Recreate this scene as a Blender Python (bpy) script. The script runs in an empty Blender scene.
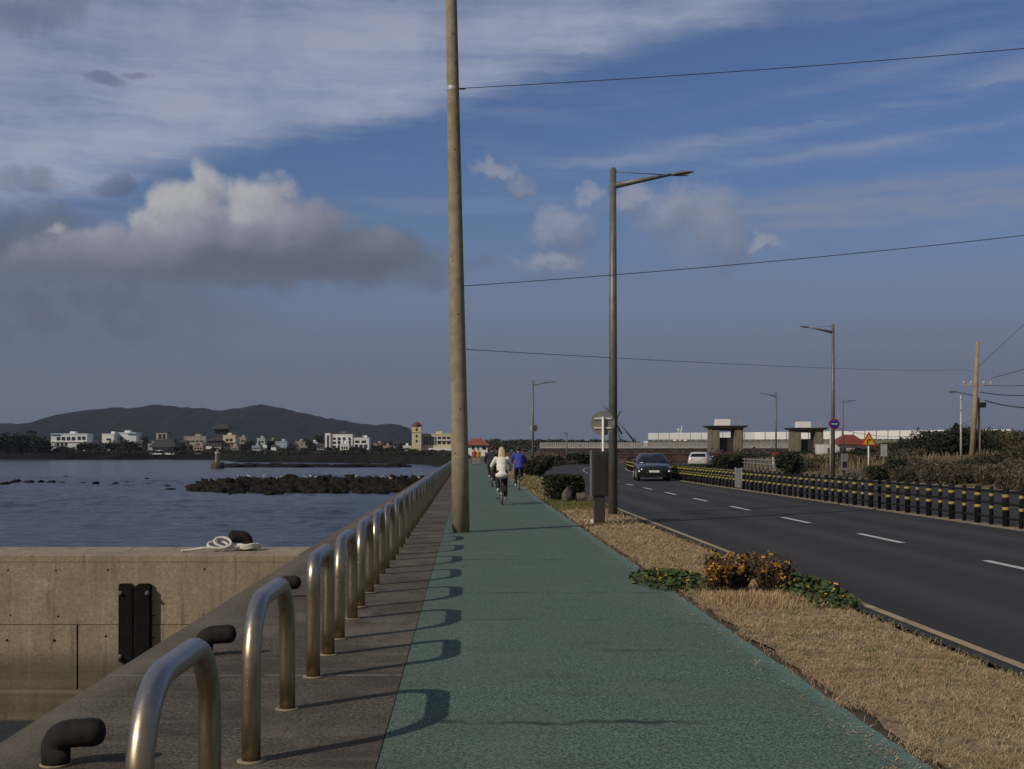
import bpy, bmesh, math, random
from mathutils import Vector, Matrix, noise as mnoise
random.seed(7)
sc = bpy.context.scene
COL = sc.collection
F, H, VX, VY = 1200.0, 1.6, 467.0, 450.0      # focal length in pixels, eye height, vanishing point

def at(px, py, Y):                            # a photograph direction at a given distance -> point
    return Vector(((px-VX)/F*Y, Y, H-(py-VY)/F*Y))

def off(Y):                                   # how far the road has curved to the right at distance Y
    d = max(0.0, Y-50.0)
    return .0004*d*d + 1.0e-5*d**3

# ------------------------------------------------------------------ mesh builder
class MB:
    def __init__(s):
        s.v = []; s.f = []; s.mi = []; s.sm = []
    def face(s, idx, mi=0, smooth=False):
        s.f.append(tuple(idx)); s.mi.append(mi); s.sm.append(smooth)
    def quad(s, a, b, c, d, mi=0):
        n = len(s.v); s.v += [tuple(a), tuple(b), tuple(c), tuple(d)]
        s.face((n, n+1, n+2, n+3), mi)
    def box(s, lo, hi, mi=0, M=None):
        x0, y0, z0 = lo; x1, y1, z1 = hi
        p = [(x0,y0,z0),(x1,y0,z0),(x1,y1,z0),(x0,y1,z0),(x0,y0,z1),(x1,y0,z1),(x1,y1,z1),(x0,y1,z1)]
        s.hexa(p, mi, M)
    def hexa(s, p, mi=0, M=None):             # 4 bottom then 4 top corners, counterclockwise
        if M is not None: p = [M @ Vector(q) for q in p]
        n = len(s.v); s.v += [tuple(q) for q in p]
        for q in ((3,2,1,0),(4,5,6,7),(0,1,5,4),(1,2,6,5),(2,3,7,6),(3,0,4,7)):
            s.face([n+i for i in q], mi)
    def tube(s, pts, rad, seg=12, mi=0, cap=True, smooth=True, flat=1.0):
        pts = [Vector(p) for p in pts]
        if not hasattr(rad, '__len__'): rad = [rad]*len(pts)
        up = None; rings = []
        for i, p in enumerate(pts):
            if i == 0: t = pts[1]-p
            elif i == len(pts)-1: t = p-pts[i-1]
            else: t = (pts[i+1]-p).normalized()+(p-pts[i-1]).normalized()
            t = t.normalized() if t.length > 1e-9 else Vector((0,0,1))
            if up is None:
                a = Vector((0,0,1)) if abs(t.z) < .9 else Vector((1,0,0))
                up = (a-t*a.dot(t)).normalized()
            else:
                up = (up-t*up.dot(t)).normalized()
            sd = t.cross(up)
            n = len(s.v)
            for k in range(seg):
                a = 2*math.pi*k/seg
                s.v.append(tuple(p+(up*math.cos(a)*flat+sd*math.sin(a))*rad[i]))
            rings.append(n)
        for i in range(len(rings)-1):
            a, b = rings[i], rings[i+1]
            for k in range(seg):
                k2 = (k+1) % seg
                s.face((a+k, a+k2, b+k2, b+k), mi, smooth)
        if cap:
            s.face([rings[0]+k for k in reversed(range(seg))], mi)
            s.face([rings[-1]+k for k in range(seg)], mi)
    def lathe(s, prof, seg=16, c=(0,0,0), mi=0, smooth=True):   # prof: (radius, z)
        n0 = len(s.v)
        for r, z in prof:
            for k in range(seg):
                a = 2*math.pi*k/seg
                s.v.append((c[0]+r*math.cos(a), c[1]+r*math.sin(a), c[2]+z))
        for i in range(len(prof)-1):
            for k in range(seg):
                k2 = (k+1) % seg
                s.face((n0+i*seg+k, n0+i*seg+k2, n0+(i+1)*seg+k2, n0+(i+1)*seg+k), mi, smooth)
        s.face([n0+k for k in reversed(range(seg))], mi)
        s.face([n0+(len(prof)-1)*seg+k for k in range(seg)], mi)
    def ball(s, c, r, seg=12, rings=8, mi=0, M=None, jit=0.0):
        if not hasattr(r, '__len__'): r = (r, r, r)
        c = Vector(c); n0 = len(s.v)
        for i in range(rings+1):
            th = math.pi*i/rings
            for k in range(seg):
                a = 2*math.pi*k/seg
                d = Vector((math.sin(th)*math.cos(a), math.sin(th)*math.sin(a), math.cos(th)))
                q = Vector((d.x*r[0], d.y*r[1], d.z*r[2]))
                if jit: q *= 1+jit*mnoise.noise((d+c)*1.7)*1.6
                if M is not None: q = M @ q
                s.v.append(tuple(c+q))
        for i in range(rings):
            for k in range(seg):
                k2 = (k+1) % seg
                s.face((n0+i*seg+k, n0+(i+1)*seg+k, n0+(i+1)*seg+k2, n0+i*seg+k2), mi, True)
    def prism(s, outline, y0, y1, mi=0, M=None):    # outline in (x,z), extruded along y
        n = len(s.v); m = len(outline)
        pts = [(x, y0, z) for x, z in outline]+[(x, y1, z) for x, z in outline]
        if M is not None: pts = [tuple(M @ Vector(p)) for p in pts]
        s.v += pts
        s.face(range(n, n+m), mi); s.face(reversed(range(n+m, n+2*m)), mi)
        for k in range(m):
            k2 = (k+1) % m
            s.face((n+k2, n+k, n+m+k, n+m+k2), mi)
    def leaf(s, c, size, mi=0, up=0.0, asp=1.6):
        n = Vector((random.gauss(0,1), random.gauss(0,1), random.gauss(0,1)+up))
        if n.length < 1e-4: n = Vector((0,0,1))
        n.normalize()
        a = n.orthogonal().normalized()
        a = Matrix.Rotation(random.uniform(0, 6.28), 3, n) @ a
        b = n.cross(a); c = Vector(c); L = size*asp*.5; W = size*.5
        k = len(s.v)
        s.v += [tuple(c-a*L), tuple(c+b*W+n*size*.12), tuple(c+a*L), tuple(c-b*W+n*size*.12)]
        s.face((k, k+1, k+2, k+3), mi)
    def blade(s, p, h, w, lean, mi=0):
        a = random.uniform(0, 6.283); d = Vector((math.cos(a), math.sin(a), 0)); q = Vector((-d.y, d.x, 0))*w*.5
        p = Vector(p); m = p+d*lean*.4+Vector((0,0,h*.6)); t = p+d*lean+Vector((0,0,h))
        k = len(s.v)
        s.v += [tuple(p-q), tuple(p+q), tuple(m+q*.8), tuple(m-q*.8), tuple(t)]
        s.face((k,k+1,k+2,k+3), mi); s.face((k+3,k+2,k+4), mi)
    def mesh(s, name, mats):
        me = bpy.data.meshes.new(name)
        me.from_pydata(s.v, [], s.f)
        for m in (mats if isinstance(mats, (list, tuple)) else [mats]): me.materials.append(m)
        me.polygons.foreach_set('material_index', s.mi)
        me.polygons.foreach_set('use_smooth', s.sm)
        me.update()
        return me
    def build(s, name, mats, parent=None, loc=None, rz=0.0, bevel=0.0):
        o = bpy.data.objects.new(name, s.mesh(name, mats)); COL.objects.link(o)
        if parent is not None: o.parent = parent
        if loc is not None: o.location = loc
        o.rotation_euler.z = rz
        if bevel:
            b = o.modifiers.new('bevel', 'BEVEL'); b.width = bevel; b.segments = 2; b.limit_method = 'ANGLE'
        return o

def tag(o, label=None, cat=None, group=None, kind=None):
    if label: o['label'] = label
    if cat: o['category'] = cat
    if group: o['group'] = group
    if kind: o['kind'] = kind
    return o
def thing(name, loc, label, cat, group=None, rz=0.0):
    o = bpy.data.objects.new(name, None); COL.objects.link(o)
    o.location = loc; o.rotation_euler.z = rz; o.empty_display_size = .1
    return tag(o, label, cat, group)
def struct(o): o['kind'] = 'structure'; return o
def dup(src, loc=None, rz=None, scale=None, label=None):
    c = src.copy(); COL.objects.link(c)
    if loc is not None: c.location = loc
    if rz is not None: c.rotation_euler.z = rz
    if scale is not None: c.scale = scale if hasattr(scale, '__len__') else (scale,)*3
    if label: c['label'] = label
    def kids(a, b):
        for ch in list(a.children):
            d = ch.copy(); COL.objects.link(d); d.parent = b; kids(ch, d)
    kids(src, c)
    return c
def smoothed(mb, name, mat, parent=None, voxel=.012, it=3):
    """closed overlapping volumes -> one continuous skin"""
    o = mb.build(name, mat)
    r = o.modifiers.new('r', 'REMESH'); r.mode = 'VOXEL'; r.voxel_size = voxel; r.use_smooth_shade = True
    if it:
        m = o.modifiers.new('s', 'SMOOTH'); m.iterations = it; m.factor = .5
    dg = bpy.context.evaluated_depsgraph_get()
    me = bpy.data.meshes.new_from_object(o.evaluated_get(dg), depsgraph=dg)
    o.modifiers.clear(); o.data = me
    if not me.materials: me.materials.append(mat)
    me.polygons.foreach_set('use_smooth', [True]*len(me.polygons))
    if parent is not None: o.parent = parent
    return o

# ------------------------------------------------------------------ node helpers
class X:                                      # a float or vector socket with arithmetic
    def __init__(s, t, sock): s.t, s.s = t, sock
    def _m(s, op, o=None, o2=None, cl=False):
        n = s.t.nodes.new('ShaderNodeMath'); n.operation = op; n.use_clamp = cl
        for i, q in enumerate((s, o, o2)):
            if q is None: continue
            if isinstance(q, X): s.t.links.new(q.s, n.inputs[i])
            else: n.inputs[i].default_value = q
        return X(s.t, n.outputs[0])
    def __add__(s, o): return s._m('ADD', o)
    __radd__ = __add__
    def __sub__(s, o): return s._m('SUBTRACT', o)
    def __rsub__(s, o): return (s*-1)+o
    def __mul__(s, o): return s._m('MULTIPLY', o)
    __rmul__ = __mul__
    def max(s, o): return s._m('MAXIMUM', o)
    def min(s, o): return s._m('MINIMUM', o)
    def abs(s): return s._m('ABSOLUTE')
    def sq(s): return s*s
    def pow(s, p): return s._m('POWER', p)
    def exp(s): return s._m('EXPONENT')
    def clamp(s): return s._m('ADD', 0.0, cl=True)
    def less(s, o): return s._m('LESS_THAN', o)
    def more(s, o): return s._m('GREATER_THAN', o)
    def step(s, a, b, lo=0.0, hi=1.0):        # smoothstep from lo to hi
        n = s.t.nodes.new('ShaderNodeMapRange'); n.interpolation_type = 'SMOOTHSTEP'
        s.t.links.new(s.s, n.inputs[0])
        for i, q in enumerate((a, b, lo, hi)): n.inputs[i+1].default_value = q
        return X(s.t, n.outputs[0])
def noise(t, vec, scale, detail=4, rough=.55, dist=0.0, col=False):
    n = t.nodes.new('ShaderNodeTexNoise'); n.inputs['Scale'].default_value = scale
    n.inputs['Detail'].default_value = detail; n.inputs['Roughness'].default_value = rough
    n.inputs['Distortion'].default_value = dist
    if vec is not None: t.links.new(vec, n.inputs['Vector'])
    return X(t, n.outputs['Color' if col else 'Fac'])
def voro(t, vec, scale, feature='F1'):
    n = t.nodes.new('ShaderNodeTexVoronoi'); n.inputs['Scale'].default_value = scale; n.feature = feature
    t.links.new(vec, n.inputs['Vector']); return n
def mapping(t, vec, scale=(1,1,1), rot=(0,0,0), loc=(0,0,0)):
    n = t.nodes.new('ShaderNodeMapping'); t.links.new(vec, n.inputs[0])
    n.inputs['Scale'].default_value = scale; n.inputs['Rotation'].default_value = rot; n.inputs['Location'].default_value = loc
    return n.outputs[0]
def comb(t, x, y, z=0.0):
    n = t.nodes.new('ShaderNodeCombineXYZ')
    for i, q in enumerate((x, y, z)):
        if isinstance(q, X): t.links.new(q.s, n.inputs[i])
        else: n.inputs[i].default_value = q
    return n.outputs[0]
def sep(t, vec):
    n = t.nodes.new('ShaderNodeSeparateXYZ'); t.links.new(vec, n.inputs[0])
    return [X(t, n.outputs[i]) for i in range(3)]
def mix(t, fac, a, b, mode='MIX'):
    n = t.nodes.new('ShaderNodeMix'); n.data_type = 'RGBA'; n.blend_type = mode; n.clamp_factor = True
    ins = [n.inputs[0], n.inputs[6], n.inputs[7]]
    for s_, q in zip(ins, (fac, a, b)):
        if isinstance(q, X): t.links.new(q.s, s_)
        elif hasattr(q, 'is_linked'): t.links.new(q, s_)
        elif isinstance(q, (int, float)): s_.default_value = q
        else: s_.default_value = (*q, 1.0) if len(q) == 3 else q
    return n.outputs[2]

def newmat(name):
    m = bpy.data.materials.new(name); m.use_nodes = True
    t = m.node_tree; b = t.nodes['Principled BSDF']
    tc = t.nodes.new('ShaderNodeTexCoord')
    return m, t, b, tc.outputs['Object']
def bump(t, b, h, strength=.4, dist=.01):
    n = t.nodes.new('ShaderNodeBump'); n.inputs['Strength'].default_value = strength; n.inputs['Distance'].default_value = dist
    t.links.new(h.s, n.inputs['Height']); t.links.new(n.outputs[0], b.inputs['Normal'])
def setc(t, b, sock): t.links.new(sock, b.inputs['Base Color'])

_mc = {}
def mat(name, c, c2=None, rough=.7, metal=0.0, scale=4.0, detail=5, bmp=0.0, bscale=None, bdist=.01, rnd=0.0, spec=None, lo=.35, hi=.65, trans=0.0):
    """a procedural two-tone material: noise mottling, optional bump, optional per-object variation"""
    if name in _mc: return _mc[name]
    m, t, b, co = newmat(name)
    if c2 is None: c2 = tuple(x*.72 for x in c)
    f = noise(t, co, scale, detail).step(lo, hi)
    out = mix(t, f, c, c2)
    if rnd:
        oi = t.nodes.new('ShaderNodeObjectInfo'); r = X(t, oi.outputs['Random'])
        g = t.nodes.new('ShaderNodeHueSaturation'); t.links.new(out, g.inputs['Color'])
        t.links.new((r*rnd*2+(1-rnd)).s, g.inputs['Value']); out = g.outputs[0]
    setc(t, b, out)
    b.inputs['Roughness'].default_value = rough; b.inputs['Metallic'].default_value = metal
    if spec is not None: b.inputs['Specular IOR Level'].default_value = spec
    if trans: b.inputs['Transmission Weight'].default_value = trans
    if bmp: bump(t, b, noise(t, co, bscale or scale*6, 4), bmp, bdist)
    _mc[name] = m
    return m
def leafmat(name, c, c2, c3=None, scale=1.2):
    """leaves: colour differs from leaf to leaf (random per island) and in patches"""
    if name in _mc: return _mc[name]
    m, t, b, co = newmat(name)
    ge = t.nodes.new('ShaderNodeNewGeometry'); r = X(t, ge.outputs['Random Per Island'])
    out = mix(t, r.step(.1,.9), c, c2)
    if c3: out = mix(t, (r*7.31)._m('FRACT').more(.8), out, c3)
    oi = t.nodes.new('ShaderNodeObjectInfo'); q = X(t, oi.outputs['Random'])
    g = t.nodes.new('ShaderNodeHueSaturation'); t.links.new(out, g.inputs['Color'])
    t.links.new((q*.4+.8).s, g.inputs['Value']); out = g.outputs[0]
    setc(t, b, out); b.inputs['Roughness'].default_value = .75; b.inputs['Specular IOR Level'].default_value = .25
    _mc[name] = m
    return m
SUN_E = 2.7
HAZE = 0.00006
# ------------------------------------------------------------------ camera, sun, sky, air
cam = bpy.data.cameras.new('camera'); co_ = bpy.data.objects.new('camera', cam); COL.objects.link(co_); sc.camera = co_
co_.location = (0, 0, H); co_.rotation_euler = (math.radians(90), 0, 0)
cam.sensor_fit = 'HORIZONTAL'; cam.sensor_width = 36.0; cam.lens = 36.0*F/1024
cam.shift_x = (512-VX)/1024; cam.shift_y = (VY-384.5)/1024
cam.clip_start = .05; cam.clip_end = 12000

SUN_EL = 34.0
sdir = Vector((-.785, -.62, 0)).normalized()
sun_dir = Vector((sdir.x*math.cos(math.radians(SUN_EL)), sdir.y*math.cos(math.radians(SUN_EL)), math.sin(math.radians(SUN_EL))))
sl = bpy.data.lights.new('sun', 'SUN'); so = bpy.data.objects.new('sun', sl); COL.objects.link(so)
sl.energy = SUN_E; sl.angle = math.radians(.5); sl.color = (1.0, .87, .71)
so.rotation_euler = (-sun_dir).to_track_quat('-Z', 'Y').to_euler()

w = bpy.data.worlds.new('World'); sc.world = w; w.use_nodes = True
t = w.node_tree; bg = t.nodes['Background']
sky = t.nodes.new('ShaderNodeTexSky'); sky.sky_type = 'NISHITA'; sky.sun_disc = False
sky.sun_elevation = math.radians(SUN_EL); sky.sun_rotation = math.atan2(sun_dir.x, sun_dir.y)
sky.air_density = 1.0; sky.dust_density = .6; sky.ozone_density = 2.0
tc = t.nodes.new('ShaderNodeTexCoord'); D = tc.outputs['Generated']
dx, dy, dz = sep(t, D)
az = dx._m('ARCTAN2', dy)*12.0                # compass direction and height above the horizon, in units of 1/12 rad
el = dz._m('ARCSINE')*12.0
def uv(px, py):
    a = math.atan((px-VX)/F); return a*12, math.atan((VY-py)/F*math.cos(a))*12
P = comb(t, az, el)
def n2(vec, scale, detail=4, rough=.55, dist=0.0, col=False):
    q = noise(t, vec, scale, detail, rough, dist, col); q.s.node.noise_dimensions = '2D'; return q
n_big = n2(P, .9, 5, .58)
n_mid = n2(P, 3.0, 6, .62)
wc = n2(P, 1.35, 5, .6, 0, True)
wsep = t.nodes.new('ShaderNodeSeparateColor'); t.links.new(wc.s, wsep.inputs[0])
wu, wv = X(t, wsep.outputs[0])-.5, X(t, wsep.outputs[1])-.5
STR = .07
def C(r, g, b):                               # a display colour as sky radiance under the background strength
    f = lambda x: ((x/255+.055)/1.055)**2.4 if x > 10 else x/255/12.92
    return (f(r)/STR, f(g)/STR, f(b)/STR)
clear = mix(t, 1.0, sky.outputs[0], (.49, .67, .97), 'MULTIPLY')
lowsky = mix(t, el.step(0.0, 1.7), C(93, 101, 118), C(109, 117, 138))
hz = el.step(.7, 3.0, 1.0, .16)
out = mix(t, hz, clear, lowsky)
rot = mapping(t, comb(t, az+wu*.3, el+wv*.16), (.20, 2.0, 1), (0, 0, -.24))
streak = n2(rot, 1.6, 6, .66)
# thin streaks over the open blue
out = mix(t, streak.step(.44, .74)*el.step(1.2, 2.2)*.30, out, C(128, 139, 168))
def line(p0, p1, wd, alpha, col):
    global out
    (u0, v0), (u1, v1) = uv(*p0), uv(*p1); k = (v1-v0)/(u1-u0)
    d = (el-(az*k+(v0-k*u0))+wv*.10)*(1/(wd/100))
    g = (d.sq()*-1).exp()*az.step(u0-.4, u0+1.4)*streak.step(.25, .6)*alpha
    out = mix(t, g, out, col)
line((500, 178), (1024, 74), 10, .62, C(134, 145, 172))
line((720, 166), (1024, 118), 5, .6, C(132, 144, 172))
line((600, 140), (1024, 30), 8, .3, C(122, 136, 168))
line((640, 224), (1024, 196), 16, .8, C(128, 136, 156))
line((560, 205), (1024, 176), 7, .5, C(122, 132, 158))
# the milky sheet of high cloud with its slanting lower edge
d = el-(az*.231+3.34).min(az*.276+3.40)+wv*.20+(streak-.5)*.26
veil = d.step(-.06, .30)*(streak.step(.22, .68)*.42+n_big.step(.3, .62)*.25+.36).min(1.0)*az.step(1.8, 4.0, 1.0, .12)
vcol = mix(t, d.step(.1, 1.9), C(156, 163, 184), C(142, 149, 172))
out = mix(t, veil*.97, out, vcol)
out = mix(t, n_big.step(.48, .7)*d.step(.9, 1.8)*el.step(3.0, 4.0)*.5, out, C(80, 97, 142))
# heaped clouds: rounded bodies broken up by noise, lit from the side of the sun
def field(pu, pv, shapes, warp, k=.35):
    m = None
    for px, py, rx, ry in shapes:
        cu, cv = uv(px, py)
        e = 1.0-(((pu-cu)*(100/rx)).sq()+((pv-cv)*(100/ry)).sq())
        m = e if m is None else m._m('SMOOTH_MAX', e, k)
    return m.max(-1.8)+warp
HEAP = [(232,226,44,42),(201,224,54,54),(165,248,66,44),(264,230,54,50),(300,236,58,40),(335,256,90,30),(235,246,130,44),(62,268,60,34),(150,262,100,34),(30,290,80,30)]
def bodies(pu, pv):
    a = n2(comb(t, pu, pv), 2.6, 6, .58)
    lob = None
    for s_, k in ((1.7, .46), (4.2, .34)):
        v = voro(t, comb(t, pu+(a-.5)*.22, pv+(a-.5)*.22), s_); v.voronoi_dimensions = '2D'
        q = X(t, v.outputs['Distance']).sq()*-k*1.5; lob = q if lob is None else lob+q
    return field(pu+wu*.22, pv+wv*.22, HEAP, lob+(a-.5)*1.1+.34, .5)
# grey shelf under and behind the heap
shelf = field(az+wu*.9, el+wv*.6, [(40,305,215,56),(205,270,170,24),(390,262,90,24),(20,245,90,40)], (n_mid-.5)*1.1)
out = mix(t, shelf.step(-.35, .9)*.93, out, mix(t, n_mid.step(.3,.7), C(93, 101, 119), C(102, 111, 130)))
f0 = bodies(az, el)
f1 = bodies(az-.10, el+.16)
f2 = field(az-.45+wu*.3, el+.75+wv*.3, HEAP, 0.0, .5)
lit = ((f0-f1)*.50+.30).clamp()*.60+((f2-.3)*-.40+.10).clamp()*.50+(n_mid-.5)*.25
_, vb = uv(225, 276); _, vt = uv(225, 205)
lit = lit*el.step(vb-.02, vt, .22, 1.0)*az.step(-1.1, -2.2, .35, 1.0)
heapc = mix(t, lit.step(.0, .42), C(92, 99, 116), C(124, 129, 145))
heapc = mix(t, lit.step(.34, 1.0), heapc, C(172, 172, 177))
out = mix(t, f0.step(-.10, .55)*el.step(vb-.14, vb+.10), out, heapc)
PUFF = [(556,228,34,20),(672,214,34,24),(706,228,44,34),(640,198,20,12),(768,246,16,8),(492,168,26,10),(512,182,18,8),(588,192,14,9),(545,264,36,14)]
q0u, q0v = az+wu*.75, el+wv*.75
p0 = field(q0u, q0v, PUFF, (n_mid-.5)*2.2); p1 = field(q0u-.12, q0v+.16, PUFF, (n_mid-.5)*2.2)
out = mix(t, p0.step(-.9, 1.25)*.72, out, mix(t, ((p0-p1)*.6+.45).clamp(), C(103, 111, 131), C(148, 151, 165)))
SCUD = [(22,16,50,20),(60,2,34,16),(18,180,36,14),(115,184,24,9),(104,80,20,6),(134,74,14,4),(104,76,14,4)]
s0 = field(az+wu*.35, el+wv*.25, SCUD, (n_mid-.5)*2.6)
out = mix(t, s0.step(-.5, 1.0)*.46, out, C(80, 88, 112))
# unseen grey cloud added behind the viewer to weaken the blue fill light
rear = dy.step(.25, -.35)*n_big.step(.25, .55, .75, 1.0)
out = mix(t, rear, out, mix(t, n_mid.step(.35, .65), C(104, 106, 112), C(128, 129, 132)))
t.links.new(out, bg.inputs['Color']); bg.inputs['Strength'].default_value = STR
w.cycles.sampling_method = 'MANUAL'; w.cycles.sample_map_resolution = 256

sc.view_settings.view_transform = 'Standard'; sc.view_settings.look = 'None'
sc.view_settings.exposure = 0.0; sc.view_settings.gamma = 1.0; sc.view_settings.use_curve_mapping = False
sc.cycles.use_denoising = True
try: sc.cycles.denoiser = 'OPENIMAGEDENOISE'
except Exception: pass
sc.cycles.max_bounces = 6; sc.cycles.diffuse_bounces = 2; sc.cycles.glossy_bounces = 3
sc.cycles.transparent_max_bounces = 4; sc.cycles.volume_bounces = 0; sc.cycles.caustics_reflective = False

if HAZE:
    hb = MB(); hb.box((-4200, -60, -6), (4200, 4200, 190))
    hm = bpy.data.materials.new('air'); hm.use_nodes = True
    ht = hm.node_tree; ht.nodes.clear()
    pv = ht.nodes.new('ShaderNodeVolumePrincipled'); mo = ht.nodes.new('ShaderNodeOutputMaterial')
    pv.inputs['Color'].default_value = (.62, .76, 1.0, 1); pv.inputs['Density'].default_value = HAZE
    pv.inputs['Anisotropy'].default_value = 0.0
    ht.links.new(pv.outputs[0], mo.inputs['Volume'])
    hm.cycles.homogeneous_volume = True
    hz_o = hb.build('haze', hm); tag(hz_o, 'pale blue sea haze in the air', 'haze', kind='stuff')
# ------------------------------------------------------------------ surface materials
def path_mat():
    m, t, b, co = newmat('green_rubber_paving')
    g = noise(t, co, 70, 3, .75); g2 = noise(t, co, 30, 2, .6); big = noise(t, co, .55, 5, .6); mid = noise(t, mapping(t, co, (.5, 1.6, 1)), 1.6, 4)
    x, y, z = sep(t, co)
    c = mix(t, g.step(.42, .60), (.028, .052, .039), (.148, .228, .176))
    c = mix(t, g2.step(.5, .72)*.4, c, (.175, .26, .215))
    c = mix(t, big.step(.42, .68)*.38, c, (.078, .108, .086))
    c = mix(t, mid.step(.52, .72)*.42, c, (.052, .078, .060))
    wear = noise(t, mapping(t, co, (1, .3, 1), loc=(3, 1, 0)), 1.1, 6, .68)
    c = mix(t, wear.step(.52, .68)*.38, c, (.125, .165, .135))
    c = mix(t, noise(t, co, 6.5, 5, .7).step(.62, .72)*.35, c, (.045, .066, .052))
    edge = (x*-1+2.36)+(noise(t, co, 3.0, 3)-.5)*.22     # brighter, less worn strip along the verge
    c = mix(t, edge.step(.22, .04)*.55, c, (.13, .225, .205))
    w1 = (noise(t, mapping(t, co, (.9, .05, 1)), 2.2, 4)-.5)*.34
    for y0, lo, hi, a in ((7.03, -.4, 2.1, .75), (8.2, .1, 1.6, .7), (9.55, .7, 1.8, .55), (11.3, -.3, 2.3, .4), (13.4, -.4, 2.3, .5), (17.5,-.4,2.3,.5), (24.5,-.4,2.4,.45), (33,-.4,2.4,.5), (41,-.4,2.5,.5)):
        dd = ((y-y0)+w1).abs().step(.012+.0008*y0, .05+.002*y0, 1.0, 0.0)
        brk = noise(t, mapping(t, co, (1, .02, 1), loc=(y0, 0, 0)), 2.3, 3).step(.38, .62)
        c = mix(t, dd*brk*(a*1.25)*x.step(lo, lo+.3)*x.step(hi-.3, hi, 1.0, 0.0), c, (.022, .038, .032))
    setc(t, b, c); b.inputs['Roughness'].default_value = .85; b.inputs['Specular IOR Level'].default_value = .25
    bump(t, b, g+g2*.5, .5, .006); return m
def asphalt_mat():
    m, t, b, co = newmat('asphalt')
    g = noise(t, co, 70, 3, .7); big = noise(t, mapping(t, co, (1, .12, 1)), .8, 5, .6); x, y, z = sep(t, co)
    c = mix(t, g.step(.35, .65), (.019, .0185, .0175), (.050, .048, .045))
    c = mix(t, big.step(.4, .66)*.6, c, (.025, .0245, .023))
    for x0 in (5.15, 6.75, 8.35, 9.85):                   # wheel tracks polished a little lighter
        c = mix(t, ((x-x0).sq()*-9).exp()*.7*noise(t, mapping(t, co, (1, .06, 1)), 1.2, 3), c, (.072, .069, .064))
    w1 = (noise(t, mapping(t, co, (.25, .03, 1)), 1.4, 3)-.5)*1.2
    for y0 in (25.5, 28.6, 44.0, 61.0):                   # repaired joints across the lanes
        dd = ((y-y0)+x*.12+w1).abs().step(.03, .16, 1.0, 0.0)
        c = mix(t, dd*.6, c, (.018, .018, .018))
    sl_ = ((x-7.3)+(noise(t, mapping(t, co, (1, .2, 1)), 1, 3)-.5)*.1).abs().step(.01, .04, 1.0, 0.0)*.4
    c = mix(t, sl_, c, (.02, .02, .02))
    setc(t, b, c); b.inputs['Roughness'].default_value = .82; b.inputs['Specular IOR Level'].default_value = .3
    bump(t, b, g, .5, .008); return m
def quay_mat():
    m, t, b, co = newmat('quay_concrete')
    g = noise(t, co, 42, 5, .78); big = noise(t, co, 1.1, 6, .65); x, y, z = sep(t, co)
    st = noise(t, mapping(t, co, (.4, 5, 1)), 1.6, 4)
    c = mix(t, g.step(.35, .68), (.040, .035, .028), (.235, .208, .165))
    c = mix(t, big.step(.40, .62)*.62, c, (.070, .060, .048))
    c = mix(t, noise(t, mapping(t, co, (1, .45, 1), loc=(7, 2, 0)), .8, 6, .7).step(.5, .62)*.4, c, (.24, .21, .165))
    c = mix(t, st.step(.5, .75)*.35, c, (.235, .21, .17))
    c = mix(t, noise(t, co, 2.6, 6, .7).step(.56, .70)*.6, c, (.048, .038, .027))
    c = mix(t, (x*-1).step(2.2, 2.45)*.4, c, (.215, .185, .142))          # worn paler edge above the water
    wv = (noise(t, co, 1.3, 4)-.5)*.14
    ln = ((y-8.52)+wv).abs().step(.006, .03, 1.0, 0.0)*noise(t, co, 5, 3).step(.35, .55)
    c = mix(t, ln*.7, c, (.36, .345, .31))                               # mortar smear over a joint
    jt = (((y-8.5)*(1/6.0)+.5)._m('FRACT')-.5).abs().step(.0012, .0035, 1.0, 0.0)
    c = mix(t, jt*.65, c, (.03, .026, .022))
    sp = noise(t, co, 3.3, 4).step(.66, .72)*(x+1.1).abs().step(.18, .3, 1, 0)
    c = mix(t, sp*.6, c, (.30, .26, .20))
    setc(t, b, c); b.inputs['Roughness'].default_value = .95; b.inputs['Specular IOR Level'].default_value = .1
    bump(t, b, g+big*.6, 1.0, .014); return m
def pier_mat():
    m, t, b, co = newmat('pier_concrete')
    g = noise(t, co, 22, 5, .7); big = noise(t, co, .8, 6, .65); x, y, z = sep(t, co)
    st = noise(t, mapping(t, co, (7, 1, .35)), 1.0, 5)
    c = mix(t, g.step(.3, .7), (.245, .202, .142), (.39, .33, .24))
    c = mix(t, big.step(.4, .65)*.55, c, (.205, .172, .128))
    c = mix(t, st.step(.52, .74)*.5, c, (.45, .40, .32))
    c = mix(t, noise(t, mapping(t, co, (5, 1, .5), loc=(3,0,0)), 1.3, 5).step(.52, .72)*.6, c, (.11, .092, .066))
    c = mix(t, noise(t, co, 1.7, 7, .72).step(.55, .64)*.35, c, (.15, .125, .09))
    lm = noise(t, co, 3.4, 6).step(.55, .68)*z.step(-.85, -.45)*z.step(-.42, -.3, 1, 0)*x.step(-6, -4)
    c = mix(t, lm*.7, c, (.48, .42, .32))
    wet = (z+(big-.5)*.5).step(-1.75, -1.35, 1.0, 0.0)                 # tide-stained courses near the water
    band = noise(t, mapping(t, co, (.3, 1, 9)), 1.2, 4)
    c = mix(t, wet*(band*.6+.4), c, (.072, .062, .046))
    setc(t, b, c); b.inputs['Roughness'].default_value = .9; b.inputs['Specular IOR Level'].default_value = .2
    bump(t, b, g+big, .5, .012); return m
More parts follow.
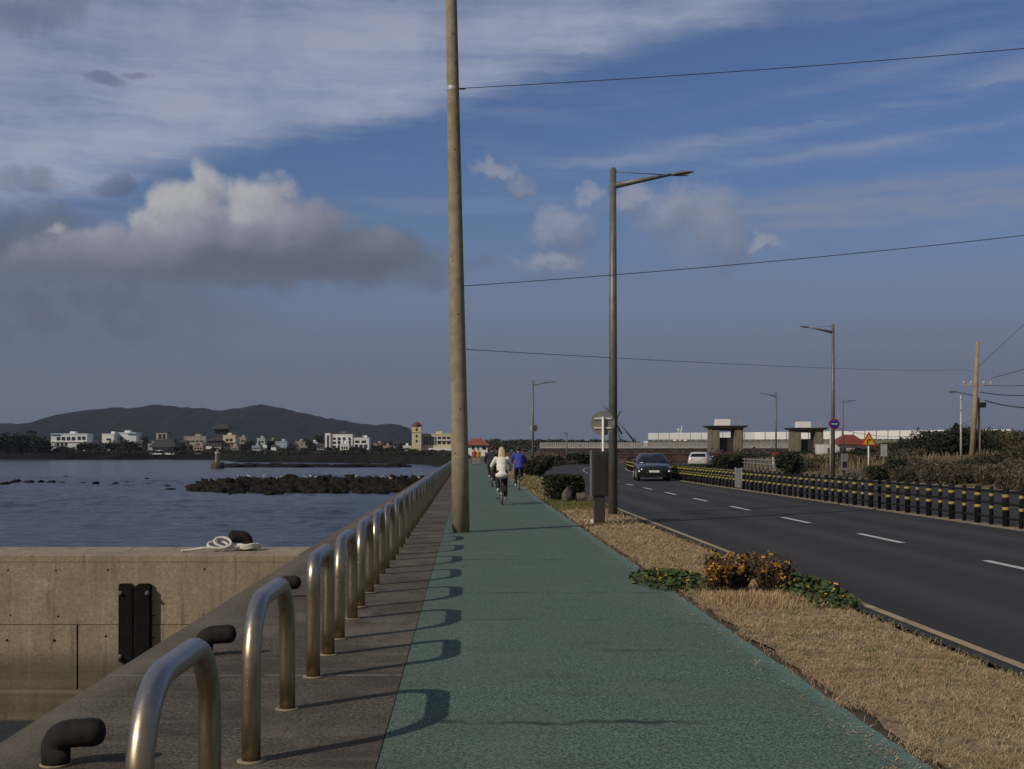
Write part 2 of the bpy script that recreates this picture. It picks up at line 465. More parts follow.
def water_mat():
    m, t, b, co = newmat('sea_water')
    n1 = noise(t, mapping(t, co, (.55, 1.4, 1)), 1.7, 5, .62); n2 = noise(t, mapping(t, co, (.35, 1, 1)), .42, 4, .6); n3 = noise(t, mapping(t, co, (.2, 1, 1)), .018, 4, .6)
    c = mix(t, n3.step(.35, .65), (.022, .037, .058), (.037, .054, .082))
    setc(t, b, c); b.inputs['Roughness'].default_value = .17; b.inputs['IOR'].default_value = 1.33
    n = t.nodes.new('ShaderNodeBump'); n.inputs['Strength'].default_value = .45; n.inputs['Distance'].default_value = .22
    h = n1.step(.42, .78)*.5+n2.step(.40, .72)*1.0+n1*.25
    t.links.new(h.s, n.inputs['Height']); t.links.new(n.outputs[0], b.inputs['Normal']); return m
def steel_mat():
    m, t, b, co = newmat('brushed_steel')
    x, y, z = sep(t, co)
    a = noise(t, mapping(t, co, (14, 14, 1.2)), 3, 5, .6); s = noise(t, co, 14, 6, .7)
    c = mix(t, a.step(.35, .7), (.34, .275, .185), (.46, .38, .27))
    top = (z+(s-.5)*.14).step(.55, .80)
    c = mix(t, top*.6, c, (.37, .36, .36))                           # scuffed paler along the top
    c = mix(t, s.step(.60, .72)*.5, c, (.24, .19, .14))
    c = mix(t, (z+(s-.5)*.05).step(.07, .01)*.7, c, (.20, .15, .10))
    setc(t, b, c); b.inputs['Metallic'].default_value = 1.0
    t.links.new((s*.28+a*.1+.17).s, b.inputs['Roughness']); bump(t, b, s+a*.4, .15, .003); return m

M_path, M_asph, M_quay, M_pier, M_sea, M_steel = path_mat(), asphalt_mat(), quay_mat(), pier_mat(), water_mat(), steel_mat()
M_soil = mat('bare_soil', (.085,.066,.048), (.045,.036,.028), .95, scale=3, bmp=.6, bscale=40)
M_straw_soil = mat('straw_thatch', (.33,.24,.132), (.13,.095,.056), .95, scale=9, bmp=.8, bscale=70, bdist=.02, lo=.4, hi=.62)
M_ground = mat('dull_ground', (.12,.095,.062), (.06,.055,.036), .95, scale=.35, bmp=.4, bscale=12)
M_white = mat('white_marking', (.62,.62,.60), (.42,.42,.41), .75, scale=14)
M_ochre = mat('ochre_kerb_paint', (.40,.30,.165), (.27,.215,.13), .85, scale=3.5, detail=7, bmp=.2)
M_tan = mat('tan_kerb_stone', (.27,.22,.15), (.17,.14,.10), .9, scale=3, bmp=.3)
M_conc_pole = mat('pole_concrete', (.30,.258,.18), (.225,.193,.135), .85, scale=5, bmp=.25, bscale=60, bdist=.004)
M_lamp = mat('brown_grey_metal', (.165,.162,.142), (.125,.122,.108), .5, .3, scale=6)
M_pale_metal = mat('pale_metal', (.48,.48,.47), (.38,.38,.37), .5, .3, scale=8)
M_dark_metal = mat('dark_metal', (.03,.03,.032), (.022,.022,.024), .5, .4, scale=8)
M_iron = mat('rusty_iron', (.024,.019,.018), (.012,.010,.010), .85, 0, spec=.25, scale=11, bmp=.5, bscale=45, bdist=.004)
M_rubber = mat('black_rubber', (.006,.006,.007), (.010,.010,.010), .85, scale=8, bmp=.2, spec=.15)
M_rope = mat('pale_rope', (.66,.64,.58), (.50,.48,.43), .9, scale=60, bmp=.5, bscale=160, bdist=.004)

# ------------------------------------------------------------------ ground, sea, path, road
def strip(name, m, yl, left, right, z, kind=True, jitl=0, jitr=0):
    b = MB(); prev = None
    for y in yl:
        l = left(y) if callable(left) else left; r = right(y) if callable(right) else right
        a = len(b.v); zz = z(y) if callable(z) else z
        b.v += [(l+jitl*random.uniform(-1,1), y, zz), (r+jitr*random.uniform(-1,1), y, zz)]
        if prev is not None: b.face((prev, prev+1, a+1, a))
        prev = a
    o = b.build(name, m)
    if kind: struct(o)
    return o
def ys(a, b, n): return [a+(b-a)*i/n for i in range(n+1)]
def yroad(a, b): return ys(a, min(b,50), 8)+[y for y in ys(50, b, 60)[1:]] if b > 50 else ys(a, b, 8)

g = MB(); g.quad((-2.5,-30,-.07),(4100,-30,-.07),(4100,4100,-.07),(-2.5,4100,-.07)); struct(g.build('ground', M_ground))
s = MB(); s.quad((-4100,-40,-2.5),(4100,-40,-2.5),(4100,4100,-2.5),(-4100,4100,-2.5)); struct(s.build('sea', M_sea))
import numpy as np
rng = np.random.default_rng(4)                # wind ripples on the nearer water
gx = np.linspace(-90, 6, 330); gy = 19.0*(190/19.0)**np.linspace(0, 1, 520)
GX, GY = np.meshgrid(gx, gy); Z = np.zeros_like(GX)
for i in range(46):
    wl = .7*(9/.7)**rng.random(); th_ = math.radians(250)+rng.normal(0, .55); kx, ky = math.cos(th_)*6.283/wl, math.sin(th_)*6.283/wl
    Z += .0105*wl**.6*np.sin(kx*GX+ky*GY+rng.random()*6.283)
gust = .75+.35*np.sin(GX*.11+GY*.05+1)*np.sin(GY*.07-GX*.03)
Z = -2.42+Z*gust
me_ = bpy.data.meshes.new('sea'); nxx, nyy = len(gx), len(gy)
idx = (np.arange(nyy-1)[:,None]*nxx+np.arange(nxx-1)[None,:]).ravel()
me_.from_pydata(np.stack([GX.ravel(), GY.ravel(), Z.ravel()], 1).tolist(), [], np.stack([idx, idx+1, idx+nxx+1, idx+nxx], 1).tolist())
me_.polygons.foreach_set('use_smooth', [True]*len(me_.polygons)); me_.materials.append(M_sea)
so2 = bpy.data.objects.new('sea', me_); COL.objects.link(so2); struct(so2)
QE = 137.0
q = MB()
q.hexa([(-2.55,-3,-3.4),(-.462,-3,-3.4),(-.462,QE,-3.4),(-2.55,QE,-3.4),(-2.55,-3,0),(-.462,-3,0),(-.462,QE,0),(-2.55,QE,0)])
struct(q.build('quay_pavement', M_quay))
# green path with a slightly ragged edge beside the verge
edge_r = lambda y: 2.33+max(0,y-20)*.0022
pb = MB(); yy = []; y = -3.0
while y < QE: yy.append(y); y += .055 if y < 16 else .4 if y < 50 else 2.5
prev = None
for y in yy:
    n = mnoise.noise(Vector((y*1.1, 5.1, 0)))*.022+mnoise.noise(Vector((y*7, 1.1, 0)))*.020
    a = len(pb.v); r = edge_r(y)+(n if y < 50 else 0)
    pb.v += [(-.455, y, -.05), (-.455, y, .004), (r, y, .004), (r+.01, y, -.05)]
    if prev is not None:
        for k in range(3): pb.face((prev+k, prev+k+1, a+k+1, a+k))
    prev = a
struct(pb.build('path', M_path))
gap = MB(); gap.box((-.462,-3,-.3),(-.455,QE,-.012)); struct(gap.build('path_joint_strip', M_soil))
road_l = lambda y: 3.93+off(y); road_r = lambda y: 10.925+off(y)
strip('road', M_asph, yroad(-3, 195), road_l, road_r, 0.0)
strip('far_road', M_asph, yroad(-3, 195), lambda y: 11.36+off(y), lambda y: 20.2+off(y), 0.0)
def kerb(name, m, l, r, z, y0, y1):
    b = MB(); prev = None
    for y in yroad(y0, y1):
        a = len(b.v); xl, xr = l(y), r(y)
        b.v += [(xl,y,-.06),(xl,y,z),(xr,y,z),(xr,y,-.06)]
        if prev is not None:
            for k in range(3): b.face((prev+k, prev+k+1, a+k+1, a+k))
        prev = a
    return struct(b.build(name, m, bevel=0))
strip('edge_line_markings', M_ochre, yroad(-3, 195), lambda y: 4.055+off(y), lambda y: 4.155+off(y), .004)
kerb('median_kerb', M_tan, lambda y: 10.93+off(y), lambda y: 11.0+off(y), .03, -3, 195)
kerb('median_kerb', M_tan, lambda y: 11.28+off(y), lambda y: 11.355+off(y), .03, -3, 195)
kerb('far_kerb', M_tan, lambda y: 20.203+off(y), lambda y: 20.4+off(y), .10, -3, 195)
strip('median_ground', M_straw_soil, yroad(-3, 195), lambda y: 11.002+off(y), lambda y: 11.278+off(y), .02)
strip('verge_ground', M_straw_soil, ys(-3, 30, 120)+yroad(31, 195), lambda y: edge_r(y)+(.10+.09*mnoise.noise(Vector((y*1.7,0,3))) if y < 40 else .03), lambda y: 3.84+off(y)+.06*mnoise.noise(Vector((y*2,4,3))), .0)
strip('verge_soil_strip', M_soil, ys(-3, 195, 60), lambda y: 2.28, lambda y: 3.928+off(y), -.03)
# lane dashes, edge lines
dash = MB()
for k in range(-2, 22):
    yc = 27.4+k*5.6
    for i in range(3):
        y0, y1 = yc-1.15+i*.766, yc-1.15+(i+1)*.766
        dash.quad((7.43+off(y0),y0,.004),(7.56+off(y0),y0,.004),(7.56+off(y1),y1,.004),(7.43+off(y1),y1,.004))
struct(dash.build('road_markings', M_white))

# dry mown grass on the verge
M_straw = leafmat('straw_blades', (.54,.40,.222), (.36,.265,.142), (.70,.55,.325))
_t = M_straw.node_tree; _b = _t.nodes['Principled BSDF']; _src = _b.inputs['Base Color'].links[0].from_socket
_co = _t.nodes.new('ShaderNodeTexCoord').outputs['Object']
_n = noise(_t, _co, 1.7, 5, .65).step(.42, .66); _n2 = noise(_t, _co, 5.5, 4, .6).step(.55, .72)
_c = mix(_t, _n*.45, _src, (.24, .165, .085)); _c = mix(_t, _n2*.4, _c, (.16, .11, .06)); setc(_t, _b, _c)
gr = MB(); random.seed(11)
def clump(x, y): return mnoise.noise(Vector((x*2.2, y*2.2, 0)))+.6*mnoise.noise(Vector((x*7, y*7, 2)))
def verge_blades(y0, y1, n, h, wdt):
    k = 0
    while k < n:
        y = random.uniform(y0, y1); x = random.uniform(edge_r(y)-.03, 3.95+off(y))
        if x < edge_r(y)+.10+.16*mnoise.noise(Vector((y*1.5, 9, 0)))+.07*mnoise.noise(Vector((y*5.5, 9, 0))): 
            if random.random() < .9: k += 1; continue
        if x > 3.84+off(y)+.09*mnoise.noise(Vector((y*1.5, 3, 0))) and random.random() < .8: k += 1; continue
        if clump(x, y) < -.36 and random.random() < .7: k += 1; continue
        hh = h*random.uniform(.4, 1.3)*(1.0+.7*max(0, clump(x*1.7+3, y*1.7)))
        gr.blade((x, y, -.01), hh, wdt*random.uniform(.6, 1.3), hh*random.uniform(.8, 3.0)); k += 1
verge_blades(5.7, 9.5, 46000, .030, .0032)
verge_blades(9.5, 14, 34000, .032, .0042)
verge_blades(14, 24, 30000, .034, .0065)
verge_blades(24, 45, 13000, .05, .014)
verge_blades(45, 80, 5000, .07, .03)
for i in range(900):                           # stray straw blown onto the path
    y = 5.8+random.random()**2*20; x = edge_r(y)-abs(random.gauss(0, .16))-.0
    a = random.uniform(0, 6.283); L = random.uniform(.012, .05); d = Vector((math.cos(a)*L, math.sin(a)*L, 0)); q_ = Vector((-d.y, d.x, 0)).normalized()*.0022
    c_0 = Vector((x, y, .008)); gr.quad(c_0-q_, c_0+q_, c_0+d+q_+Vector((0,0,.006)), c_0+d-q_+Vector((0,0,.006)))
tag(gr.build('dry_grass', M_straw), 'short straw-coloured dry grass on the verge beside the green path', 'grass', kind='stuff')

gw = MB(); random.seed(17)
for k in range(26):
    cy0 = 6.2+random.random()**1.3*26; cx0 = random.uniform(2.5, 3.8)
    for i in range(28): gw.blade((cx0+random.gauss(0,.035), cy0+random.gauss(0,.05), -.005), random.uniform(.02,.07), .005, random.uniform(.01,.05))
tag(gw.build('green_weeds', leafmat('weed_blades', (.10,.125,.045), (.16,.15,.06), (.24,.2,.1))), 'small green weed tufts scattered through the dry verge grass', 'weeds', kind='stuff')

# ------------------------------------------------------------------ pier across the basin
pr = thing('concrete_pier', (-2.56, 18.3, 0), 'low weathered concrete pier wall crossing the harbour basin', 'pier')
L_ = -14.0
def pbox(name, lo, hi, m=M_pier, bev=.012): 
    b = MB(); b.box(lo, hi); return b.build(name, m, pr, bevel=bev)
pbox('cap', (L_, .004, -.115), (-.003, 1.5, 0), bev=.012)
pbox('upper_block', (L_, .008, -1.062), (-.003, 1.48, -.116), bev=.003)
for x0, x1 in ((L_, -9.6), (-9.58, -3.395), (-3.37, -.003)):
    pbox('lower_block', (x0, .006, -2.05), (x1, 1.47, -1.072), bev=.004)
core = MB(); core.box((L_, .05, -2.0), (-.003, 1.44, -.06)); core.build('core', M_soil, pr)
pbox('footing', (L_, -.10, -3.6), (-.003, 1.6, -2.052), bev=.05)
th = MB(); th.lathe([(.020,-.004),(.021,.0),(.019,.002)], 10); thm = th.mesh('tie_hole', M_rubber)
for z in (-.23, -.90, -1.27):
    for k in range(12):
        if random.random() < .12: continue
        o = bpy.data.objects.new('tie_hole', thm); COL.objects.link(o); o.parent = pr; o.rotation_euler.x = math.pi/2
        o.location = (-.72-k*.745+random.uniform(-.05,.05), .0035 if z < -1.06 else .0095, z+random.uniform(-.05,.03)); o.scale = (random.uniform(.7,1.15),)*3
# rubber fender with two ribs and bolt heads
fx = lambda px: (px-VX)/F*18.2
fd = thing('dock_fender', (fx(134), 18.29, -1.03), 'black ribbed rubber fender bolted to the concrete pier face', 'fender')
b = MB(); b.prism([(-.25,-.6),(.25,-.6),(.25,.58),(.22,.6),(.06,.6),(0,.55),(-.06,.6),(-.22,.6),(-.25,.58)], -.04, 0.0); b.build('back_plate', M_rubber, fd, bevel=.008)
M_swap = Matrix(((1,0,0,0),(0,0,1,0),(0,1,0,0),(0,0,0,1)))
b = MB(); b.prism([(-.24,-.041),(-.235,-.10),(-.03,-.105),(0,-.088),(.03,-.105),(.235,-.10),(.24,-.041)], -.57, .55, 0, M_swap); b.build('ribbed_face', M_rubber, fd, bevel=.004)
for x0 in (-.205, .205):
    for z0 in (-.5, .46):
        b = MB(); b.lathe([(.035,0),(.035,.02),(.022,.022),(.022,.05)], 8); o = b.build('bolt', M_lamp, fd); o.location = (x0, -.098, z0); o.rotation_euler.x = math.pi/2

# ------------------------------------------------------------------ steel hoops along the quay
def hoop(name, y0, ln, top, r, label, group='steel hoops along the quay', rad=.049):
    pts = [(0, 0, -.02)]; n = 9
    pts += [(0, 0, .2), (0, 0, top-r-.05)]
    for i in range(n+1):
        a = math.pi/2*i/n; pts.append((0, r-r*math.cos(a), top-r+r*math.sin(a)))
    for i in range(n+1):
        a = math.pi/2*i/n; pts.append((0, ln-r+r*math.sin(a), top-r+r*math.cos(a)))
    pts += [(0, ln, top-r-.05), (0, ln, .2), (0, ln, -.02)]
    rt = thing(name, (-1.11 if y0 < 7 else -1.085, y0, 0), label, 'hoop barrier', group)
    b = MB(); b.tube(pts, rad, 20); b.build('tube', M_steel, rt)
    for yy in (0, ln):
        b = MB(); b.lathe([(.075, .001), (.072, .006), (.049, .010)], 18, (0, yy, 0)); b.build('base_collar', M_collar, rt)
    return rt
M_collar = mat('mortar_collar', (.27,.22,.15), (.17,.14,.10), .9, scale=20, bmp=.3)
hl = ['steel hoop barely showing at the bottom corner of the picture, before all other hoops',
      'big steel hoop nearest the viewer, cut off by the bottom edge of the picture',
      'second large steel hoop from the viewer, whole, with both feet on the concrete',
      'narrow steel hoop with long straight legs and tight bends, third of the row']
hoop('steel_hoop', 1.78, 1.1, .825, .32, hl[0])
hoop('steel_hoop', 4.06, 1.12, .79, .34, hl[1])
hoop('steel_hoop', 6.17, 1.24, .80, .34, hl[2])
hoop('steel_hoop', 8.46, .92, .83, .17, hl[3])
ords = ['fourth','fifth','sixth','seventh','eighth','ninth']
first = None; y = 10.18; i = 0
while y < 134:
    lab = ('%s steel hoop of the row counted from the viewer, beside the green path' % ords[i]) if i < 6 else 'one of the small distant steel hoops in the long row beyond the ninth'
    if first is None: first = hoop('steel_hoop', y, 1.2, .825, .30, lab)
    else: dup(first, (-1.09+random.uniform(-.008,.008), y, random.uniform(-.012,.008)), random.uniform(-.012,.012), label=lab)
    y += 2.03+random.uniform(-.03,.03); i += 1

# ------------------------------------------------------------------ mooring bollards
def bollard(loc, label, rz=0.0):
    rt = thing('mooring_bollard', loc, label, 'mooring bollard', 'iron mooring bollards on the quay edge', rz)
    pts = [(0,0,-.02),(0,0,.10)]
    for i in range(7):
        a = math.pi/2*i/6; pts.append((.10-.10*math.cos(a), 0, .10+.075*math.sin(a)))
    pts += [(.15,0,.178),(.20,0,.180),(.235,0,.180),(.258,0,.180),(.272,0,.18)]
    b = MB(); b.tube(pts, [.078]*2+[.078]*7+[.078,.080,.074,.056,.022], 18); b.build('horn', M_iron, rt)
    b = MB(); b.lathe([(.088,.0),(.086,.008),(.079,.012)], 18); b.build('mortar_ring', M_collar, rt)
    return rt
bl = ['rust-dark iron bollard at the bottom corner of the picture, beside the big hoop',
      'iron bollard whose horn shows above the top of the nearest big hoop',
      'iron bollard whose horn shows over the second large hoop']
b0 = None
for k, yv in enumerate([6.1, 9.35, 13.0, 16.4, 19.8]+[19.8+3.4*j for j in range(1, 30)]):
    lab = bl[k] if k < 3 else 'one of the iron bollards half hidden behind the row of hoops'
    loc = (-2.09 if k == 0 else -2.05, yv, 0)
    if b0 is None: b0 = bollard(loc, lab); b0.scale = (.92,)*3
    else: dup(b0, loc, random.uniform(-.05,.05), label=lab)
pbol = dup(b0, (-3.50, 19.15, 0), math.pi+.25, label='iron bollard on the pier wall with white rope wound round it')
pbol.scale = (1.1, 1.1, 1.25)
# white mooring rope
rp = []
cx, cy = -3.50, 19.15
for i in range(46):
    a = i*.42; r = .15+.012*math.sin(i*1.7); rp.append((cx+r*math.cos(a)*1.25, cy-.02+r*math.sin(a), .03+.0016*i+.01*math.sin(i*2.1)))
for p in [(-3.75,18.95,.05),(-3.86,18.93,.07),(-4.0,18.95,.13),(-3.99,19.05,.20),(-3.86,19.08,.215),(-3.74,19.0,.17),(-3.72,18.93,.09),(-3.84,18.86,.05),(-4.02,18.86,.06),(-4.12,18.96,.11),(-4.02,19.08,.15),(-3.86,19.1,.14),(-3.76,19.0,.08),(-3.9,18.85,.04),(-4.1,18.80,.07),(-4.22,18.79,.05),(-4.34,18.77,.03),(-4.46,18.72,.026)]: rp.append(p)
def smooth_pts(p, n):
    for _ in range(n):
        q_ = [p[0]]
        for a, b_ in zip(p, p[1:]):
            a, b_ = Vector(a), Vector(b_); q_ += [a*.75+b_*.25, a*.25+b_*.75]
        p = q_+[p[-1]]
    return p
b = MB(); b.tube(smooth_pts(rp, 2), .022, 8); o = b.build('mooring_rope', M_rope)
tag(o, 'white mooring rope looped around the bollard on the pier', 'rope')
# ------------------------------------------------------------------ utility poles and wires
def wire(pts, r, label, sag=0.0, n=24):
    b = MB(); p0, p1 = Vector(pts[0]), Vector(pts[1]); q = []
    for i in range(n+1):
        t_ = i/n; p = p0.lerp(p1, t_); p.z -= sag*4*t_*(1-t_); q.append(p)
    b.tube(q, r, 5, cap=False)
    o = b.build('overhead_wire', M_wire); return tag(o, label, 'wire', 'overhead wires')
M_wire = mat('wire_black', (.02,.02,.022), (.03,.03,.03), .7)
PX, PY = -.118, 23.3
up = thing('utility_pole', (PX, PY, 0), 'tall tapering tan concrete utility pole standing in the green path', 'utility pole')
b = MB(); b.tube([(0,0,-.1),(-.02,0,1.5),(-.19,0,10.5),(-.225,0,12.4)], [.172,.166,.107,.095], 28); b.build('shaft', M_conc_pole, up)
b = MB(); b.lathe([(.119,0),(.121,.012),(.121,.075),(.119,.085)], 24, (-.158, 0, 8.57)); b.build('steel_band', M_pale_metal, up)
b = MB(); b.tube([(-.158+.11,0,8.615),(.04,0,8.61),(.09,0,8.615)], .016, 8); b.build('wire_clamp', M_dark_metal, up)
b = MB(); b.ball((0,0,0), .011, 6, 4); shm = b.mesh('step_hole', M_rubber)
random.seed(91)
for i in range(14):
    z = 1.7+i*.62+random.uniform(-.2,.2); a = -math.pi/2+random.choice((-.5,.1,.45))
    xx = -.02-.17*(z-1.5)/9; rr = .166-.059*(z-1.5)/9
    o = bpy.data.objects.new('step_hole', shm); COL.objects.link(o); o.parent = up; o.location = (xx+rr*math.cos(a), rr*math.sin(a), z); o.scale = (random.uniform(.6,1.3),)*3
wire(((PX-.05, PY, 8.62), (28, 21.2, 10.85)), .008, 'topmost overhead wire, running from the pale band of the tall pole', .35)
wire(((PX-.02, PY, 4.78), (30, 26, 8.98)), .008, 'middle overhead wire crossing behind the tall street lamp', .45)
P2 = Vector((34.9, 82, 0))
wire(((PX-.02, PY, 3.56), (34.75, 82, 7.05)), .007, 'lowest long wire strung between the tall pole and the timber pole', .16)

tp = thing('timber_pole', (34.9, 82, .8), 'weathered timber utility pole with crossarm, lamp and bracing strut on the scrub bank', 'utility pole')
M_timber = mat('weathered_timber', (.33,.26,.175), (.24,.19,.13), .9, scale=3, bmp=.3)
k_ = 82/F
b = MB(); b.tube([(-.45,0,-.5),(-.2,0,3.5),(.0,0,8.2)], [.19,.17,.125], 14); b.build('shaft', M_timber, tp)
b = MB(); b.tube([(.28,.3,-.5),(.12,.15,4.4)], [.10,.09], 10); b.build('strut', mat('strut_wood', (.42,.36,.27), None, .85), tp)
b = MB(); b.box((-1.0,-.06,5.2),(.95,.06,5.3)); b.build('crossarm', M_pale_metal, tp)
for x0 in (-.95,-.45,.4,.9):
    b = MB(); b.lathe([(.05,0),(.075,.05),(.05,.1),(.075,.15),(.04,.2)], 10, (x0,0,5.301)); b.build('insulator', mat('insulator_white', (.6,.58,.55), None, .4), tp)
b = MB(); b.tube([(-.2,0,4.5),(-1.2,-.1,4.7),(-1.5,-.1,4.75)], .03, 8); arm = b.build('lamp_arm', M_lamp, tp)
b = MB(); b.ball((-1.75,-.1,4.78),(.3,.12,.07),10,6); b.build('lamp_head', M_lamp, arm)
b = MB(); b.box((.1,-.2,3.7),(.5,.1,4.05)); b.build('junction_box', M_dark_metal, tp, bevel=.02)
tpw = lambda x, z: (34.9+x, 82, .8+z)
for (x, z0_, ze, sg, r, lab) in ((.08,7.34,14.2,.1,.012,'thin wire climbing steeply from near the timber pole top'),
        (.9,6.52,8.66,.35,.02,'wire sagging from the timber pole, second from its top'),
        (.4,6.04,6.48,.5,.02,'wire sagging from the timber pole crossarm, just above the thick cables'),
        (.2,5.56,6.0,.7,.035,'thick dark cable sagging from the middle of the timber pole'),
        (.5,4.97,4.8,.7,.04,'thick dark cable leaving the junction box of the timber pole')):
    wire(((34.9+x, 82, z0_), (36.5, 66, ze)), r, lab, sg)
wire((tpw(-.1,3.0), (20.1, 66.2, 2.9)), .012, 'thin wire hanging between timber pole and the distant street lamp', .9)
wp = thing('slim_post', at(961, 463, 80), 'slim white metal post on the bank beside the timber pole', 'post')
b = MB(); b.tube([(0,0,-.5),(0,0,4.2)], [.075,.06], 12); b.build('shaft', M_pale_metal, wp)
b = MB(); b.lathe([(.075,0),(.08,.05),(.06,.28),(.02,.3)], 10, (0,0,4.201)); b.build('cap', M_pale_metal, wp)
b = MB(); b.lathe([(.09,0),(.09,.05)], 10, (0,0,3.5)); b.build('clamp', M_dark_metal, wp)

# ------------------------------------------------------------------ street lamps
def lamp(loc, h, arm, side, label, extra=None):
    rt = thing('street_lamp', loc, label, 'street lamp', 'street lamps along the road')
    b = MB(); b.lathe([(.17,.0),(.17,.02),(.125,.03)], 16); b.build('base_plate', M_lamp, rt)
    b = MB(); b.tube([(0,0,.02),(0,0,h*.5),(0,0,h)], [.115,.098,.078], 18); b.build('pole', M_lamp, rt)
    b = MB(); b.lathe([(.071,0),(.05,.035),(.02,.05)], 16, (0,0,h+.001)); b.build('pole_cap', M_lamp, rt)
    s_ = side
    z0 = h-.40
    b = MB(); b.tube([(.06*s_,0,z0),(arm*.45*s_,0,z0+.17),(arm*.72*s_,0,z0+.27)], [.075,.052,.03], 12); ar = b.build('arm', M_lamp, rt)
    b = MB(); b.tube([(.05*s_,0,h-.06),(arm*.62*s_,0,z0+.27)], .012, 8); b.build('stay_rod', M_lamp, ar)
    hd = MB(); x0, x1 = arm*.72, arm
    pts = []; rad = []
    for i in range(9):
        t_ = i/8; pts.append(((x0+(x1-x0)*t_)*s_, 0, z0+.27+.07*t_)); rad.append((.02+.085*math.sin(math.pi*min(1,(t_*.93+.05))**.8)))
    hd.tube(pts, rad, 14, flat=.55); ho = hd.build('lamp_head', mat('lamp_head_grey', (.20,.19,.175), (.14,.135,.12), .45, .3), ar)
    ln = MB(); ln.box((min(x0*s_+.14*s_, x1*s_-.12*s_),-.055,z0+.245),(max(x0*s_+.14*s_, x1*s_-.12*s_),.055,z0+.262)); ln.build('lens', mat('lamp_lens', (.5,.5,.48), None, .25), ho)
    return rt
lamp((3.59, 29.5, 0), 8.5, 1.98, 1, 'tall brown street lamp standing in the verge behind the grey box')
lamp((at(533,450,118).x, 118, 0), 8.4, 2.3, 1, 'distant street lamp at the path end with a round sign on its pole')
lamp((at(833,450,67.5).x, 67.5, 0), 8.63, 1.9, -1, 'street lamp across the road carrying the round blue sign')
lamp((at(776,450,143).x, 143, 0), 8.4, 1.9, -1, 'small distant street lamp with its arm towards the gate towers')
lamp((at(843,450,159).x, 159, 0), 8.3, 1.9, 1, 'far street lamp showing beside the blue-sign lamp, arm turned outward')
lamp((at(567,450,185).x, 185, 0), 4.4, .9, -1, 'tiny low lamp post near the bridge, seen over the hedges')

# ------------------------------------------------------------------ signs and boxes
M_signgrey = mat('sign_back_grey', (.23,.225,.21), (.18,.175,.165), .6, .1, scale=5)
M_signwhite = mat('sign_white', (.72,.72,.70), (.6,.6,.58), .5, scale=5)
sg = thing('round_sign', (3.19, 28.2, 0), 'grey back of a round road sign on a white post behind the box', 'road sign')
b = MB(); b.tube([(0,-.06,0),(0,-.06,2.38)], .03, 10); b.build('post', M_signwhite, sg)
b = MB(); M90 = Matrix.Rotation(math.pi/2, 4, 'X')
b.lathe([(.285,-.012),(.29,0),(.285,.004)], 36); o = b.build('disc', M_signgrey, sg); o.location = (0, 0, 2.235); o.rotation_euler.x = math.pi/2
for z0 in (2.12, 2.34):
    b = MB(); b.box((-.2,-.032,z0-.018),(.2,-.006,z0+.018)); b.build('bracket', M_signwhite, sg)
bx = thing('control_box', (2.90, 26.3, 0), 'narrow dark grey metal box raised on a post beside the green path', 'cabinet')
M_box = mat('box_grey', (.033,.033,.033), (.026,.026,.026), .55, 0, scale=6); M_box2 = mat('box_side', (.20,.20,.205), None, .5, .2)
b = MB(); b.box((-.115,-.10,-.02),(.115,.10,.60)); b.build('post', M_box, bx, bevel=.006)
b = MB(); b.box((-.165,-.14,.60),(.165,.14,1.57)); b.build('cabinet', M_box, bx, bevel=.012)
b = MB(); b.box((-.14,-.152,.64),(.14,-.142,1.53)); dr = b.build('door', M_box, bx, bevel=.004)
for x0 in [-.112+.028*i for i in range(9)]:
    b2 = b2 if x0 > -.111 else MB(); b2.box((x0-.005,-.158,.68),(x0+.005,-.1525,1.49))
b2.build('louvre', M_box, dr)
b = MB(); b.box((-.192,-.15,.58),(-.167,.15,1.585)); b.build('side_trim', M_box2, bx, bevel=.003)
b = MB(); b.box((.167,-.15,.58),(.192,.15,1.585)); b.build('side_trim', M_box, bx, bevel=.003)
b = MB(); b.box((-.21,-.16,-.01),(-.14,-.09,.09)); b.build('white_foot', M_signwhite, bx, bevel=.005)
# round sign fixed on the distant lamp
d2 = thing('round_sign', (at(534.2,450,118.2).x, 118.28, at(535,428,118.2).z), 'small pale round sign strapped to the distant lamp at the path end', 'road sign')
b = MB(); b.lathe([(.36,-.012),(.37,0),(.36,.012)], 24); o = b.build('disc', mat('sign_pale', (.55,.55,.54), None, .6), d2); o.rotation_euler.x = math.pi/2
b = MB(); b.box((-.05,-.2,-.2),(.05,-.014,.2)); b.build('bracket', M_signgrey, d2)
# blue prohibition sign
M_blue = mat('sign_blue', (.02,.03,.24), (.025,.035,.2), .4); M_red = mat('sign_red', (.42,.03,.03), (.33,.03,.03), .45)
bs = thing('blue_sign', (20.2, 66.4, 0), 'round blue sign with red rim and white lettering bar beside street lamp', 'road sign')
c_ = Vector((.0, 0, 3.04))
b = MB(); b.tube([(-.07,.06,0),(-.07,.06,3.15)], .04, 10); b.build('post', M_pale_metal, bs)
def disc(name, r, m, y, par, c0):
    b = MB(); b.lathe([(r,-.006),(r,.006)], 32); o = b.build(name, m, par); o.location = (c0.x, y, c0.z); o.rotation_euler.x = math.pi/2; return o
c_.x = at(834.2,424,66.4).x-20.2
disc('rim', .31, M_red, 0, bs, c_); disc('face', .245, M_blue, -.014, bs, c_)
b = MB()
for i, wd in enumerate((.07,.05,.075,.05)):
    x0 = c_.x-.15+i*.085; b.box((x0,-.026,c_.z-.028),(x0+wd,-.0215,c_.z+.032))
b.build('lettering', M_signwhite, bs)
